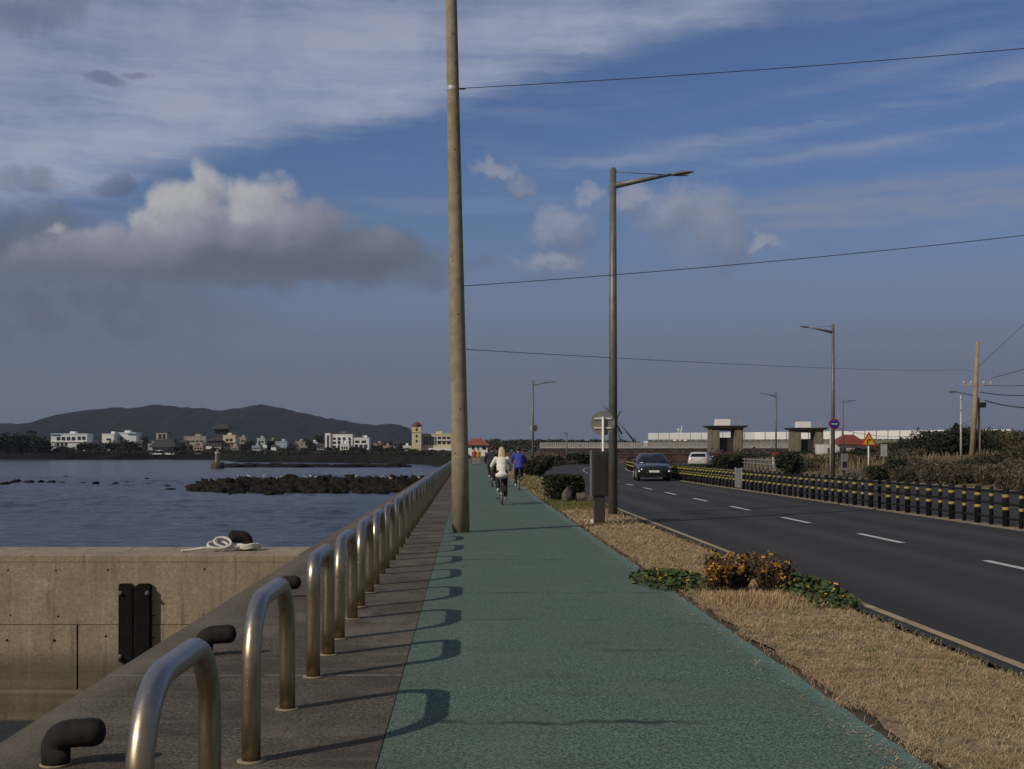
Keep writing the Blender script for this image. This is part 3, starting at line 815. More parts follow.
# yellow warning triangle with bend arrow
wt = thing('warning_sign', (at(868.8,450,72).x, 72, 0), 'yellow triangular bend warning sign with red border and black arrow on white post', 'road sign')
b = MB(); b.tube([(0,.05,-.2),(0,.05,2.2)], .045, 10); b.build('post', M_signwhite, wt)
zc = at(869,441,72).z; sc_ = 1.0
tri = lambda s_, zo=0: [(-.5*s_,-.29*s_+zo),(.5*s_,-.29*s_+zo),(0,.577*s_+zo)]
b = MB(); b.prism([(x, zc+z) for x, z in tri(.98)], -.006, .006); b.build('border', M_red, wt)
b = MB(); b.prism([(x, zc+z) for x, z in tri(.72)], -.014, -.0065); b.build('face', mat('sign_yellow', (.62,.36,.03), (.55,.32,.03), .5), wt)
b = MB(); b.tube([(-.09,-.018,zc-.15),(-.09,-.018,zc+.03),(-.05,-.018,zc+.07),(.05,-.018,zc+.08)], .026, 6)
b.prism([(.04,zc+.02),(.14,zc+.08),(.04,zc+.14)], -.03, -.0145); b.build('arrow', M_rubber, wt)
wb = thing('name_board', (at(884,450,75).x, 75, 0), 'narrow pale upright board on a thin post behind the warning sign', 'sign')
b = MB(); b.tube([(0,0,-.2),(0,0,1.5)], .035, 8); b.build('post', M_lamp, wb)
b = MB(); b.box((-.2,-.03,1.2),(.2,.03,1.95)); b.build('board', M_pale_metal, wb, bevel=.01)
gc = thing('meter_cabinet', (at(844,450,67).x, 67, 0), 'small grey meter cabinet on a post below the blue sign', 'cabinet')
b = MB(); b.box((-.06,-.05,-.1),(.06,.05,.45)); b.build('post', M_box, gc)
b = MB(); b.box((-.17,-.13,.45),(.17,.13,1.4)); b.build('cabinet', mat('meter_grey', (.22,.23,.25), None, .5), gc, bevel=.01)
b = MB(); b.box((-.12,-.142,.62),(.12,-.132,.95)); b.build('window', M_dark_metal, gc)
rb = thing('roadside_sign', (at(775,450,88).x, 88, 0), 'red and white roadside board on a white leg beside round bush', 'sign')
b = MB(); b.box((-.2,-.05,-.2),(.0,.05,1.1)); b.build('leg', M_signwhite, rb)
b = MB(); b.box((-.2,-.06,1.101),(.28,.06,1.42)); b.build('board', M_red, rb, bevel=.01)

# ------------------------------------------------------------------ median fence
M_post = mat('black_post', (.010,.010,.011), (.016,.016,.017), .8, scale=6, spec=.2)
M_yel = mat('yellow_band', (.42,.34,.07), (.33,.27,.06), .55, scale=9)
M_rail = mat('dark_rail', (.015,.015,.016), None, .7, spec=.2)
M_yrail = mat('yellow_rail', (.30,.25,.07), (.22,.185,.05), .6)
def post_mesh(w_):
    b = MB(); h = .78; r = w_/2
    b.lathe([(r,-.02),(r,h),(r*.9,h+.02),(r*.5,h+.03)], 12)
    for z0 in (.34,.60): b.lathe([(r+.003,z0),(r+.004,z0+.01),(r+.004,z0+.055),(r+.003,z0+.062)], 12, mi=1)
    return b.mesh('post', [M_post, M_yel])
PM = [post_mesh(.135), post_mesh(.085)]
def fence(y0, y1, step, label, railm, zb=.02):
    rt = thing('median_fence', (11.12+off(y0), y0, zb), label, 'fence', 'black and yellow median fences')
    y = y0; i = 0; line_ = []
    while y <= y1:
        o = bpy.data.objects.new('post', PM[i % 2]); COL.objects.link(o); o.parent = rt
        p = (11.12+off(y)-11.12-off(y0), y-y0); line_.append(p); o.location = (p[0], p[1], 0)
        o.rotation_euler = (random.uniform(-.012,.012), random.uniform(-.012,.012), random.uniform(0,3)); i += 1
        sl_ = (off(y+.1)-off(y-.1))/.2
        y += step/math.sqrt(1+sl_*sl_)
    for z0, m in ((.17, M_rail), (.47, railm), (.72, railm)):
        b = MB(); b.tube([(x, yy, z0) for x, yy in line_], .026, 6); b.build('rail', m, rt)
    return rt
fence(22.0-.69*20, 48.3, .69, 'front section of the black fence, posts banded yellow, up to the grey panel', M_rail)
fence(49.9, 96.0, .72, 'middle section of the yellow-railed black fence, past the grey panel', M_yrail)
fence(97.5, 172.0, 1.05, 'far curving section of the yellow-railed black fence beyond the dark car', M_yrail)
gp = thing('fence_panel', (11.12, 49.1, .02), 'plain grey panel closing the gap between fence sections', 'fence')
b = MB(); b.box((-.03,-.55,.05),(.03,.55,.8)); b.build('panel', M_signgrey, gp, bevel=.01)
for yy in (-.58,.58):
    b = MB(); b.tube([(0,yy,-.02),(0,yy,.86)], .04, 10); b.build('post', M_signgrey, gp)
# pale guard rail on the far side of the far carriageway
gd = thing('guard_rail', (20.7+off(84), 84, 0), 'pale metal guard rail beyond the white car', 'guard rail')
ln_ = []
y = 84.0
while y < 178:
    ln_.append((20.7+off(y)-20.7-off(84), y-84)); y += 1.8
for z0 in (.55,.85):
    b = MB(); b.tube([(x, yy, z0) for x, yy in ln_], .06, 6); b.build('rail', M_signgrey, gd)
for x, yy in ln_:
    b = MB(); b.box((x-.05,yy-.05,-.1),(x+.05,yy+.05,.95)); b.build('post', M_signgrey, gd)
# ------------------------------------------------------------------ vegetation near the road
random.seed(23)
M_hedge = leafmat('hedge_leaves', (.020,.026,.013), (.036,.044,.021), (.055,.06,.03))
M_olive = leafmat('olive_leaves', (.036,.035,.019), (.062,.055,.029), (.10,.074,.042))
M_brown = leafmat('dry_brush', (.098,.080,.054), (.054,.045,.032), (.165,.134,.09))
M_pine = leafmat('pine_leaves', (.018,.024,.014), (.034,.042,.022), (.05,.056,.03))
M_bark = mat('bark', (.085,.065,.048), (.05,.04,.03), .95, scale=7, bmp=.5)
M_green = leafmat('fleshy_leaves', (.060,.095,.035), (.038,.066,.026), (.12,.13,.05))
M_yflower = leafmat('yellow_petals', (.62,.46,.03), (.55,.34,.02))
M_orange = leafmat('dried_heads', (.56,.31,.045), (.40,.21,.035), (.62,.42,.09))
M_twig = mat('dry_twig', (.10,.06,.045), (.065,.04,.032), .95)
def lumps(n, rx, ry, rz, seed):
    r = random.Random(seed); out = []
    for i in range(n):
        a = r.uniform(0, 6.283); q = math.sqrt(r.random())*.72
        out.append((Vector((math.cos(a)*q*rx, math.sin(a)*q*ry, rz*r.uniform(.35,.72))), r.uniform(.30,.55)))
    return out
def shrub_mesh(nl, n, rx, ry, rz, leaf, mats, seed, up=.5, hollow=.45, flat_top=False, asp=1.6):
    random.seed(seed); L = lumps(nl, rx, ry, rz, seed); b = MB()
    for i in range(n):
        c, k = random.choice(L)
        d = Vector((random.gauss(0,1), random.gauss(0,1), random.gauss(0,1))).normalized()
        q = random.random()**.4
        p = c+Vector((d.x*rx*k, d.y*ry*k, d.z*rz*k))*(hollow+(1-hollow)*q)
        p += Vector((mnoise.noise(p*3), mnoise.noise(p*3+Vector((9,0,0))), mnoise.noise(p*3+Vector((0,9,0)))))*.12*rx
        if flat_top: p.z = min(p.z, rz*(.93+.05*mnoise.noise(p*4))+random.uniform(-.02,.015))
        if p.z < .02: p.z = random.uniform(.02, .1)
        b.leaf(p, leaf*random.uniform(.6,1.3), 0, up, asp)
    return b
def stems(h, n, spread, r0):
    b = MB()
    for i in range(n):
        a = random.uniform(0, 6.283); s_ = random.uniform(.3, 1)*spread
        b.tube([(0,0,-.1),(math.cos(a)*s_*.4, math.sin(a)*s_*.4, h*.45),(math.cos(a)*s_, math.sin(a)*s_, h*random.uniform(.75,1))], [r0, r0*.6, r0*.2], 5)
    return b
def shrub(name, loc, label, cat, group, fol, m, st=None, rz=0.0, scale=None):
    rt = thing(name, loc, label, cat, group, rz)
    fol.build('foliage', m, rt)
    if st: st.build('stem', M_bark, rt)
    if scale: rt.scale = scale
    return rt
def hedge_bush(loc, rx, ry, rz, n, leaf, label, m=None, group=None, seed=1):
    return shrub('hedge_bush', loc, label, 'bush', group, shrub_mesh(14, n, rx, ry, rz, leaf, None, seed, .6, .5, True), m or M_hedge, stems(rz*.7, 7, rx*.7, .025))
hedge_bush((3.14, 37.8, 0), .68, .75, .86, 5200, .07, 'dark clipped bush on the verge beside grey stones, nearest of the row', seed=3)
hedge_bush((3.9, 72.5, 0), .85, 1.6, 1.02, 3000, .11, 'dark rounded bush beside the path just past the cyclists', seed=4)
hedge_bush((at(541,450,96).x, 96, 0), 1.1, 1.4, 1.1, 1800, .15, 'dark bush at the foot of the distant lamp', seed=5)
hedge_bush((at(581,450,135).x, 135, 0), 1.9, 1.5, 1.25, 1800, .2, 'dark bush where the far road bends, behind pale dry bush', seed=6)
hedge_bush((at(553,450,128).x, 128, 0), 1.9, 1.2, 1.15, 1500, .17, 'pale straw-coloured dry bush near the distant lamp', M_brown, seed=7)
hedge_bush((at(880,450,60).x+.2, 60, .0), 1.05, .8, .86, 3600, .085, 'dark dome-shaped bush at the road edge behind the black fence', M_hedge, seed=8)
hedge_bush((at(731,450,100).x, 100, .0), 1.8, 1.2, 1.25, 2600, .14, 'wide dark bush at the road edge below the first gate tower', M_hedge, seed=9)
hedge_bush((at(662,450,150).x, 150, .0), 1.7, 1.4, 1.3, 1600, .17, 'dark bush showing behind the dark car roof', M_hedge, seed=10)
hedge_bush((at(788,450,74).x, 74, .1), .92, .9, 1.45, 2600, .11, 'round dark bush on the roadside next to the red and white board', M_pine, seed=12)
lowh = MB(); random.seed(5)
for i in range(2600):
    y = random.uniform(96, 150); x = 4.0+off(y)-random.uniform(.1, 1.1)
    lowh.leaf((x, y, random.uniform(.03,.42)), random.uniform(.1,.22), 0, .5)
tag(lowh.build('low_hedge', M_hedge), 'low dark hedge strip following the kerb of the distant bend', 'hedge')
# grey stones by the first bush
M_stone = mat('grey_stone', (.105,.09,.072), (.055,.048,.04), .9, scale=5, bmp=.7, bscale=14, bdist=.03)
def stone(loc, r, label, seed):
    b = MB(); b.ball((0,0,r[2]*.75), r, 18, 14, jit=.22)
    random.seed(seed); o = b.build('verge_stone', M_stone); o.location = loc; o.rotation_euler.z = seed*1.3
    return tag(o, label, 'stone')
stone((at(567,450,36.3).x, 36.3, 0), (.16,.15,.26), 'upright grey stone leaning in front of the first verge bush', 1)
stone((at(582,450,36.5).x, 36.5, 0), (.24,.2,.17), 'wide rounded grey stone between bush and tall lamp', 2)
stone((at(592,450,36.0).x, 36.0, 0), (.14,.14,.13), 'small grey stone beside the wide rounded one', 3)
# short green grass between the first bush and the path
gg = MB(); random.seed(9)
for i in range(6500):
    y = random.gauss(34.6, 1.5); x = random.uniform(2.40, 4.0)
    if y < 31.5: continue
    gg.blade((x, y, -.01), random.uniform(.03,.12), .014, random.uniform(.02,.07))
for i in range(3500):
    y = random.uniform(38, 75); x = random.uniform(2.42+(y-38)*.004, 3.9+off(y))
    gg.blade((x, y, -.01), random.uniform(.05,.16), .02, random.uniform(.02,.09))
tag(gg.build('green_grass', leafmat('grass_green', (.10,.125,.035), (.15,.15,.05), (.22,.18,.08))), 'short green grass in front of the dark verge bush', 'grass', kind='stuff')

# flower bed on the verge
random.seed(31)
def leafy_patch(loc, rx, ry, n, nf, label, seed, hgt=.12):
    rt = thing('flower_patch', loc, label, 'flowering plant'); random.seed(seed); b = MB()
    for i in range(n):
        a = random.uniform(0,6.283); q = min(abs(random.gauss(0,.58)), random.uniform(1.0,1.22))
        x, y = math.cos(a)*q*rx, math.sin(a)*q*ry
        h = hgt*(1-.55*min(1.5,q*q))*random.uniform(.3,1.15)*(1+.5*mnoise.noise(Vector((x*4,y*4,seed))))
        b.leaf((x,y,max(.015,h)), random.uniform(.035,.075), 0, 1.6, 1.15)
    b.build('foliage', M_green, rt)
    f = MB()
    for i in range(nf):
        a = random.uniform(0,6.283); q = math.sqrt(random.random())*1.0
        c = Vector((math.cos(a)*q*rx, math.sin(a)*q*ry, hgt*(1.0-.5*q*q)+random.uniform(0,.03)))
        for k in range(5): f.leaf(c+Vector((random.uniform(-.014,.014),random.uniform(-.014,.014),random.uniform(-.004,.008))), .026, 0, 2.5, 1.2)
    f.build('blossom', M_yflower, rt)
    return rt
Gp = lambda px, py: (( (px-VX)/(py-VY)*H), F*H/(py-VY), 0)
leafy_patch((2.47, 14.5, 0), .42, .95, 1900, 16, 'low green fleshy plants with yellow flowers at the path edge', 1)
leafy_patch((3.74, 13.15, 0), .36, 1.0, 2100, 22, 'low green plants with yellow blossoms against the road kerb', 2, .16)
def dry_shrub(loc, r, h, n, nh, label, seed):
    rt = thing('withered_shrub', loc, label, 'shrub', 'withered shrubs in the flower bed'); random.seed(seed)
    st = MB(); tips = []
    for i in range(n):
        a = random.uniform(0,6.283); s_ = r*math.sqrt(random.random())
        hh = h*random.uniform(.55,1.08)
        tip = Vector((math.cos(a)*s_, math.sin(a)*s_, hh)); tips.append(tip)
        st.tube([(math.cos(a)*s_*.35, math.sin(a)*s_*.35, -.01), (math.cos(a)*s_*.7+random.uniform(-.02,.02), math.sin(a)*s_*.7, hh*.55), tip], [.006,.0045,.002], 4)
    st.build('stem', M_twig, rt)
    dl = MB()
    for i in range(n*16):
        tp_ = random.choice(tips); k = random.uniform(.15,1)
        p = tp_*k+Vector((random.gauss(0,.03), random.gauss(0,.03), random.gauss(0,.03)))
        dl.leaf((p.x,p.y,max(.01,p.z)), random.uniform(.018,.04), 0, .2, 1.8)
    dl.build('foliage', leafmat('withered_leaves', (.085,.06,.036), (.05,.038,.028), (.13,.10,.05)), rt)
    for i in range(nh):
        hd = MB(); c = random.choice(tips)*random.uniform(.6,1.02); k = random.uniform(.032,.06)
        for j in range(30):
            d = Vector((random.gauss(0,1),random.gauss(0,1),random.gauss(0,1))).normalized()*k*random.random()**.5
            hd.leaf(d, random.uniform(.014,.028), 0, .3, 1.2)
        o = hd.build('flower_head', M_orange, rt); o.location = c
    return rt
dry_shrub((2.74, 13.2, 0), .19, .45, 46, 40, 'withered shrub with a dense column of orange heads, nearest the path', 3)
dry_shrub((3.02, 13.5, 0), .28, .44, 52, 28, 'withered brown shrub with scattered orange heads in mid bed', 4)
dry_shrub((3.36, 13.3, 0), .27, .44, 62, 20, 'darkest withered shrub with few orange heads near the road kerb', 5)
dg_ = MB(); random.seed(8)
for i in range(4200):
    x = random.gauss(3.0,.32); y = random.gauss(12.65,.22)
    if x < 2.5 or x > 3.9: continue
    dg_.blade((x,y,0), random.uniform(.04,.12), .006, random.uniform(.02,.08))
tag(dg_.build('tall_dry_grass', M_straw), 'taller pale dry grass at the foot of the withered shrubs', 'grass', kind='stuff')

# scrub bank on the far side of the road
def bank_h(x, y):
    d = x-20.9-off(y)
    if d <= 0: return -.03
    h = 1.25*(1-math.exp(-d/7.0))+.25*(1-math.exp(-d/30))
    h *= 1-.55*max(0,min(1,(y-95)/60))
    return h+.35*min(1,d/4)*mnoise.noise(Vector((x*.12,y*.12,0)))+.12*min(1,d/3)*mnoise.noise(Vector((x*.5,y*.5,4)))-.02
bm_ = MB(); nx, ny = 46, 60
for j in range(ny+1):
    y = 28+(175-28)*(j/ny)**1.3
    for i in range(nx+1):
        x = 20.5+off(y)+70*(i/nx)**1.6
        bm_.v.append((x, y, bank_h(x, y)))
for j in range(ny):
    for i in range(nx):
        a = j*(nx+1)+i; bm_.face((a,a+1,a+nx+2,a+nx+1), 0, True)
struct(bm_.build('bank_terrain', mat('bank_soil', (.155,.115,.068), (.075,.058,.037), .95, scale=.8, detail=8, bmp=.6, bscale=6, bdist=.08)))
bg_ = MB(); random.seed(12)
for i in range(22000):
    y = 30+110*random.random()**1.35; x = 20.6+off(y)+22*random.random()**1.7
    if mnoise.noise(Vector((x*.35,y*.35,7))) < -.25: continue
    hh = random.uniform(.12,.5)*(1.2 if x > 22+off(y) else .6)
    bg_.blade((x,y,bank_h(x,y)-.03), hh, .03+.0005*y, random.uniform(.05,.3)*hh*2)
tag(bg_.build('bank_grass', leafmat('bank_blades', (.145,.112,.068), (.085,.068,.043), (.21,.165,.102))), 'tall brown dry grass covering the roadside bank', 'grass', kind='stuff')
protos = []
def proto(name, lab, cat, grp, fol, m, st):
    o = shrub(name, (0,0,0), lab, cat, grp, fol, m, st); protos.append([o, False]); return len(protos)-1
G_DK, G_OL, G_BR = 'dark green shrubs on the roadside bank', 'olive shrubs on the roadside bank', 'brown dry brush on the roadside bank'
random.seed(40)
A = proto('bank_shrub', 'one of the dark green shrubs massed along the top of the roadside bank', 'shrub', G_DK, shrub_mesh(20, 5500, 1.6,1.5,1.7,.11,None,51,.4,.3), M_pine, stems(1.2,6,1.0,.04))
B = proto('olive_shrub', 'one of the olive and rusty shrubs along the bank near the timber pole', 'shrub', G_OL, shrub_mesh(22, 6000, 1.9,1.6,1.35,.10,None,52,.4,.25), M_olive, stems(1.0,6,1.2,.035))
Cc = proto('dry_bush', 'one of the tangled brown dry bushes on the lower slope of the bank', 'bush', G_BR, shrub_mesh(16, 6500, 1.3,1.2,.95,.055,None,53,.2,.1,asp=4.5), M_brown, stems(.8,12,1.0,.02))
Dd = proto('bank_shrub', 'one of the dark green shrubs massed along the top of the roadside bank', 'shrub', G_DK, shrub_mesh(13, 4500, 1.2,1.1,1.9,.115,None,54,.4,.3), M_pine, stems(1.4,5,.8,.04))
def place(k, x, y, sc_=1.0, zs=None):
    pr_ = protos[k]; loc = (x, y, bank_h(x, y)-.08); rz = random.uniform(0,6.28); s_ = (sc_, sc_, zs or sc_)
    if not pr_[1]: o = pr_[0]; o.location = loc; o.rotation_euler.z = rz; o.scale = s_; pr_[1] = True
    else: o = dup(pr_[0], loc, rz, s_)
    return o
def place_px(k, px, top, Y, w_=1.0):
    """shrub whose crown reaches the given height in the picture"""
    p = at(px, top, Y); base = bank_h(p.x, Y)-.08; full = {A:1.72, B:1.38, Cc:1.0, Dd:1.95}[k]
    place(k, p.x, Y, w_, max(.35, (p.z-base)/full))
for px, top, Y, k, w_ in ((822,455,112,Cc,1.0),(838,454,104,Cc,1.2),(852,452,96,A,1.1),(868,449,98,A,1.1),(884,445,100,A,1.1),(898,444,96,B,1.1),(908,441,94,Dd,1.0),(922,440,90,A,1.0),(935,433,88,A,1.0),
    (950,429,86,Dd,1.25),(957,428,88,Dd,1.0),(968,431,90,A,1.0),(985,433,95,B,1.0),(998,431,95,B,1.1),(1012,434,93,B,1.0),(1026,433,90,B,1.1),(1044,434,74,A,1.0),(1030,437,74,B,.9),(990,441,90,A,.9),
    (1030,446,64,B,.9),(1042,446,60,B,.9),(972,444,92,B,.9),(940,444,92,B,.9),(915,448,88,Cc,1.1),(895,452,86,Cc,1.0),(878,455,86,Cc,.9),(858,456,84,Cc,.8),(838,458,84,Cc,.8),(816,458,88,Cc,.9),(806,461,80,Cc,.8),
    (905,460,62,A,.8),(925,460,60,Cc,.9),(946,461,58,Cc,.9),(965,461,60,Cc,1.0),(985,460,58,A,.8),(1004,455,56,B,.8),(1022,459,52,Cc,.8),(1002,463,50,Cc,.8),(980,464,52,Cc,.8),(960,466,53,Cc,.7),(936,467,55,Cc,.7),(912,466,57,Cc,.8),
    (1016,470,46,Cc,.7),(1038,468,44,Cc,.8),(1055,440,70,B,1.0),(1075,440,66,B,1.0),(1060,455,52,Cc,.9),(1095,445,60,A,1.0),(760,455,140,A,1.2),(748,454,150,A,1.2),(772,455,128,A,1.0),(790,455,120,Cc,1.2),(800,452,136,A,1.2)):
    place_px(k, px, top, Y, w_)
# small conifers poking above the bank
def conifer(loc, h, r, label, seed):
    rt = thing('pine_tree', loc, label, 'tree', 'small pines on the bank'); random.seed(seed)
    b = MB(); b.tube([(0,0,-.2),(.05,0,h*.5),(0,0,h)], [.09,.06,.015], 7); b.build('trunk', M_bark, rt)
    f = MB()
    for i in range(900):
        k = random.random(); z = h*(.18+.84*k); a = int(random.uniform(0,9))*.7+random.gauss(0,.25)+k*5
        q = r*(1-k)**.8*random.random()**.5
        f.leaf((math.cos(a)*q, math.sin(a)*q, z+random.gauss(0,.06)+q*.12), random.uniform(.1,.22), 0, .4, 1.9)
    f.build('crown', M_pine, rt)
for px, top, Y, h, r, s_, lab in ((901,440,99,2.3,.7,1,'small spiky pine on the bank standing before the white panels'),(915,438,97,2.4,.9,2,'second small pine on the bank, wider, before the white panels'),(956,425,90,3.6,1.2,3,'tallest dark pine on the bank near the slim white post')):
    p = at(px, top, Y); conifer((p.x, Y, p.z-h), h, r, lab, s_)

# ------------------------------------------------------------------ people and bicycles
M_skin = mat('skin', (.45,.28,.20), (.40,.24,.17), .6, scale=12)
def limb(b, p0, r0, p1, r1):
    p0, p1 = Vector(p0), Vector(p1); n = 6
    b.tube([p0.lerp(p1, i/n) for i in range(n+1)], [r0+(r1-r0)*i/n for i in range(n+1)], 12)
    b.ball(p0, r0*1.0, 12, 8); b.ball(p1, r1*1.0, 12, 8)
def hand(b, wr, d, curl):
    """palm, four unequal bent fingers and a side thumb; d = pointing direction, curl = bending direction"""
    wr, d, curl = Vector(wr), Vector(d).normalized(), Vector(curl).normalized(); s_ = d.cross(curl)
    b.ball(wr+d*.045, (.038,.045,.038), 10, 8)
    for i, L in enumerate((.066,.075,.070,.055)):
        o_ = s_*(-.03+.02*i); p = wr+d*.075+o_; q = p+d*L*.5+curl*.012; r = q+d*L*.15+curl*L*.45
        b.tube([p-d*.02, p, q, r], [.0095,.0095,.0088,.0075], 8); b.ball(r, .0075, 8, 6)
    p = wr+d*.03+s_*-.036; q = p+d*.03+s_*-.018+curl*.012; r = q+d*.02+curl*.022
    b.tube([p-d*.01, p, q, r], [.011,.011,.010,.008], 8); b.ball(r, .008, 8, 6)
def person(loc, rz, J, label, top, trou, shoe, hairm, hair, scale=1.0, hem=None, group=None, bag=None):
    b = MB()
    hd, nk = Vector(J['head']), Vector(J['neck']); hip = Vector(J['hip'])
    b.ball(hd, (.078,.098,.118), 16, 12); b.ball(hd+Vector((0,.03,-.055)), (.058,.066,.055), 12, 8)
    b.ball(hd+Vector((0,.103,-.015)), (.014,.02,.022), 8, 6)
    for s_ in (-1,1): b.ball(hd+Vector((s_*.08,-.005,-.01)), (.012,.024,.033), 8, 6)
    limb(b, nk-Vector((0,0,.05)), .058, hd-Vector((0,.01,.06)), .052)
    limb(b, hip, .095, nk-Vector((0,-.01,.16)), .10)
    for s_ in (0,1):
        sh, elb, wr = J['sh'][s_], J['el'][s_], J['wr'][s_]
        limb(b, nk-Vector((0,0,.07)), .06, sh, .055); limb(b, sh, .05, elb, .04); limb(b, elb, .038, wr, .026)
        hand(b, wr, J['hd'], J['curl'])
        limb(b, J['hp'][s_], .085, J['kn'][s_], .052); limb(b, J['kn'][s_], .052, J['an'][s_], .036)
    body = smoothed(b, 'person', M_skin, None, .009, 2); body.location = loc; body.rotation_euler.z = rz; body.scale = (scale,)*3
    tag(body, label, 'person', group)
    b = MB()                                     # jacket
    hem_ = Vector(hem) if hem else hip
    b.ball(hem_, (.205,.19,.12), 14, 8)
    n = 7
    for i in range(n+1):
        k = i/n; c = hem_.lerp(nk-Vector((0,0,.10)), k); b.ball(c, (.195-.03*math.sin(k*3.14)+.012*math.sin(i*2.1), .170, .10), 14, 8)
    b.ball(nk-Vector((0,0,.09)), (.19,.12,.075), 14, 8); limb(b, nk-Vector((0,0,.07)), .085, nk-Vector((0,0,.005)), .068)
    for s_ in (0,1):
        sh, elb, wr = Vector(J['sh'][s_]), Vector(J['el'][s_]), Vector(J['wr'][s_])
        limb(b, sh, .078, elb, .064); limb(b, elb, .064, elb.lerp(wr, .93), .045)
        for k in (.25,.6): b.ball(elb.lerp(wr, k), .062-.014*k, 10, 6)
    smoothed(b, 'jacket', top, body, .014, 3)
    b = MB()                                     # trousers
    b.ball(hip-Vector((0,0,.03)), (.155,.12,.10), 14, 8)
    for s_ in (0,1):
        limb(b, J['hp'][s_], .105, J['kn'][s_], .078); limb(b, J['kn'][s_], .075, Vector(J['kn'][s_]).lerp(Vector(J['an'][s_]), .95), .056)
    smoothed(b, 'trousers', trou, body, .013, 3)
    for s_ in (0,1):
        an = Vector(J['an'][s_]); b = MB()
        b.ball(an+Vector((0,.06,-.045)), (.046,.125,.042), 12, 8); b.ball(an+Vector((0,-.01,-.01)), (.045,.06,.05), 12, 8)
        smoothed(b, 'shoe', shoe, body, .010, 2)
    b = MB()
    b.ball(hd+Vector((0,-.022,.025)), (.094,.102,.112), 16, 10)
    if hair == 'long':
        for i in range(7):
            a = -.9+.3*i; x, y = .075*math.sin(a), -.055-.045*math.cos(a)
            b.tube([hd+Vector((x*.9,y*.8,.04)), hd+Vector((x*1.15,y*1.05,-.08)), hd+Vector((x*1.3,y*1.1,-.20)), hd+Vector((x*1.2,y*1.0,-.29))], [.04,.042,.036,.012], 8)
    elif hair == 'cap':
        b.ball(hd+Vector((0,.075,.055)), (.07,.075,.014), 12, 6)
    smoothed(b, 'hair' if hair != 'cap' else 'cap', hairm, body, .012, 2)
    for s_ in (-1,1):
        e = MB(); e.ball(hd+Vector((s_*.031,.092,.012)), (.012,.008,.007), 8, 6); e.build('eye', M_rubber, body)
    return body
M_tyre = mat('tyre_rubber', (.015,.015,.016), None, .85)
def bicycle(loc, rz, framem, label, basket=True):
    rt = thing('bicycle', loc, label, 'bicycle', 'bicycles on the green path', rz)
    R = .335
    def wheel(y):
        b = MB(); n = 36; pts = [(0, y+R*math.cos(2*math.pi*i/n), R+R*math.sin(2*math.pi*i/n)) for i in range(n+1)]
        hub = MB(); hub.tube([(-.05,y,R),(.05,y,R)], .03, 10)
        for i in range(18):
            a = 2*math.pi*i/18; s_ = .025*(1 if i % 2 else -1)
            hub.tube([(s_,y,R),(0,y+(R-.02)*math.cos(a),R+(R-.02)*math.sin(a))], .0018, 4, cap=False)
        h_ = hub.build('wheel', M_pale_metal, rt)
        b.tube(pts, .019, 8, cap=False); b.build('tyre', M_tyre, h_)
        b = MB(); b.tube([(0, y+(R-.025)*math.cos(2*math.pi*i/n), R+(R-.025)*math.sin(2*math.pi*i/n)) for i in range(n+1)], .011, 6, cap=False); b.build('rim', M_pale_metal, h_)
    wheel(-.48); wheel(.60)
    b = MB()
    for p0, p1, r in (((0,0,.28),(0,-.2,.80),.017),((0,0,.28),(0,.44,.82),.02),((0,-.17,.72),(0,.42,.86),.017),((0,.40,.92),(0,.47,.70),.02)): b.tube([p0,p1], r, 8)
    for s_ in (-.055,.055):
        b.tube([(s_,-.48,.335),(s_*.4,0,.28)], .011, 6); b.tube([(s_,-.48,.335),(s_*.4,-.19,.76)], .009, 6); b.tube([(s_*.9,.47,.70),(s_,.60,.335)], .013, 6)
    b.build('frame', framem, rt)
    b = MB(); b.tube([(0,-.2,.80),(0,-.22,.90)], .013, 8); b.build('seat_post', M_pale_metal, rt)
    b = MB(); b.ball((0,-.26,.915), (.085,.12,.03), 12, 8); b.ball((0,-.12,.915), (.03,.10,.022), 10, 6); b.build('saddle', M_rubber, rt)
    b = MB(); b.tube([(-.29,.34,1.03),(-.2,.44,1.05),(0,.42,.98),(.2,.44,1.05),(.29,.34,1.03)], .012, 8); b.build('handlebar', M_dark_metal, rt)
    b = MB(); b.tube([(-.07,.13,.17),(-.07,0,.28),(.07,0,.28),(.07,-.13,.39)], .01, 6); b.build('crank', M_dark_metal, rt)
    for q in ((-.12,.13,.17),(.12,-.13,.39)):
        b = MB(); b.box((q[0]-.05,q[1]-.045,q[2]-.012),(q[0]+.05,q[1]+.045,q[2]+.012)); b.build('pedal', M_rubber, rt)
    b = MB(); n = 14
    pr_ = [(-.48+(R+.035)*math.cos(a_), R+(R+.035)*math.sin(a_)) for a_ in [math.radians(35+9*i) for i in range(n+1)]]
    for (y0,z0),(y1,z1) in zip(pr_, pr_[1:]): b.quad((-.03,y0,z0),(.03,y0,z0),(.03,y1,z1),(-.03,y1,z1))
    o = b.build('mudguard', M_dark_metal, rt); so_ = o.modifiers.new('t','SOLIDIFY'); so_.thickness = .004
    b = MB(); b.ball((0,-.835,.62), (.03,.015,.025), 8, 6); b.build('rear_reflector', M_red, rt)
    if basket:
        b = MB()
        for z in (.78,.86,.94,1.0):
            b.tube([(-.15,.5,z),(.15,.5,z),(.15,.74,z),(-.15,.74,z),(-.15,.5,z)], .005, 5)
        for i in range(7):
            for yy in (.5,.74): b.tube([(-.15+.05*i,yy,.78),(-.15+.05*i,yy,1.0)], .003, 4)
        b.build('basket', M_dark_metal, rt)
    return rt
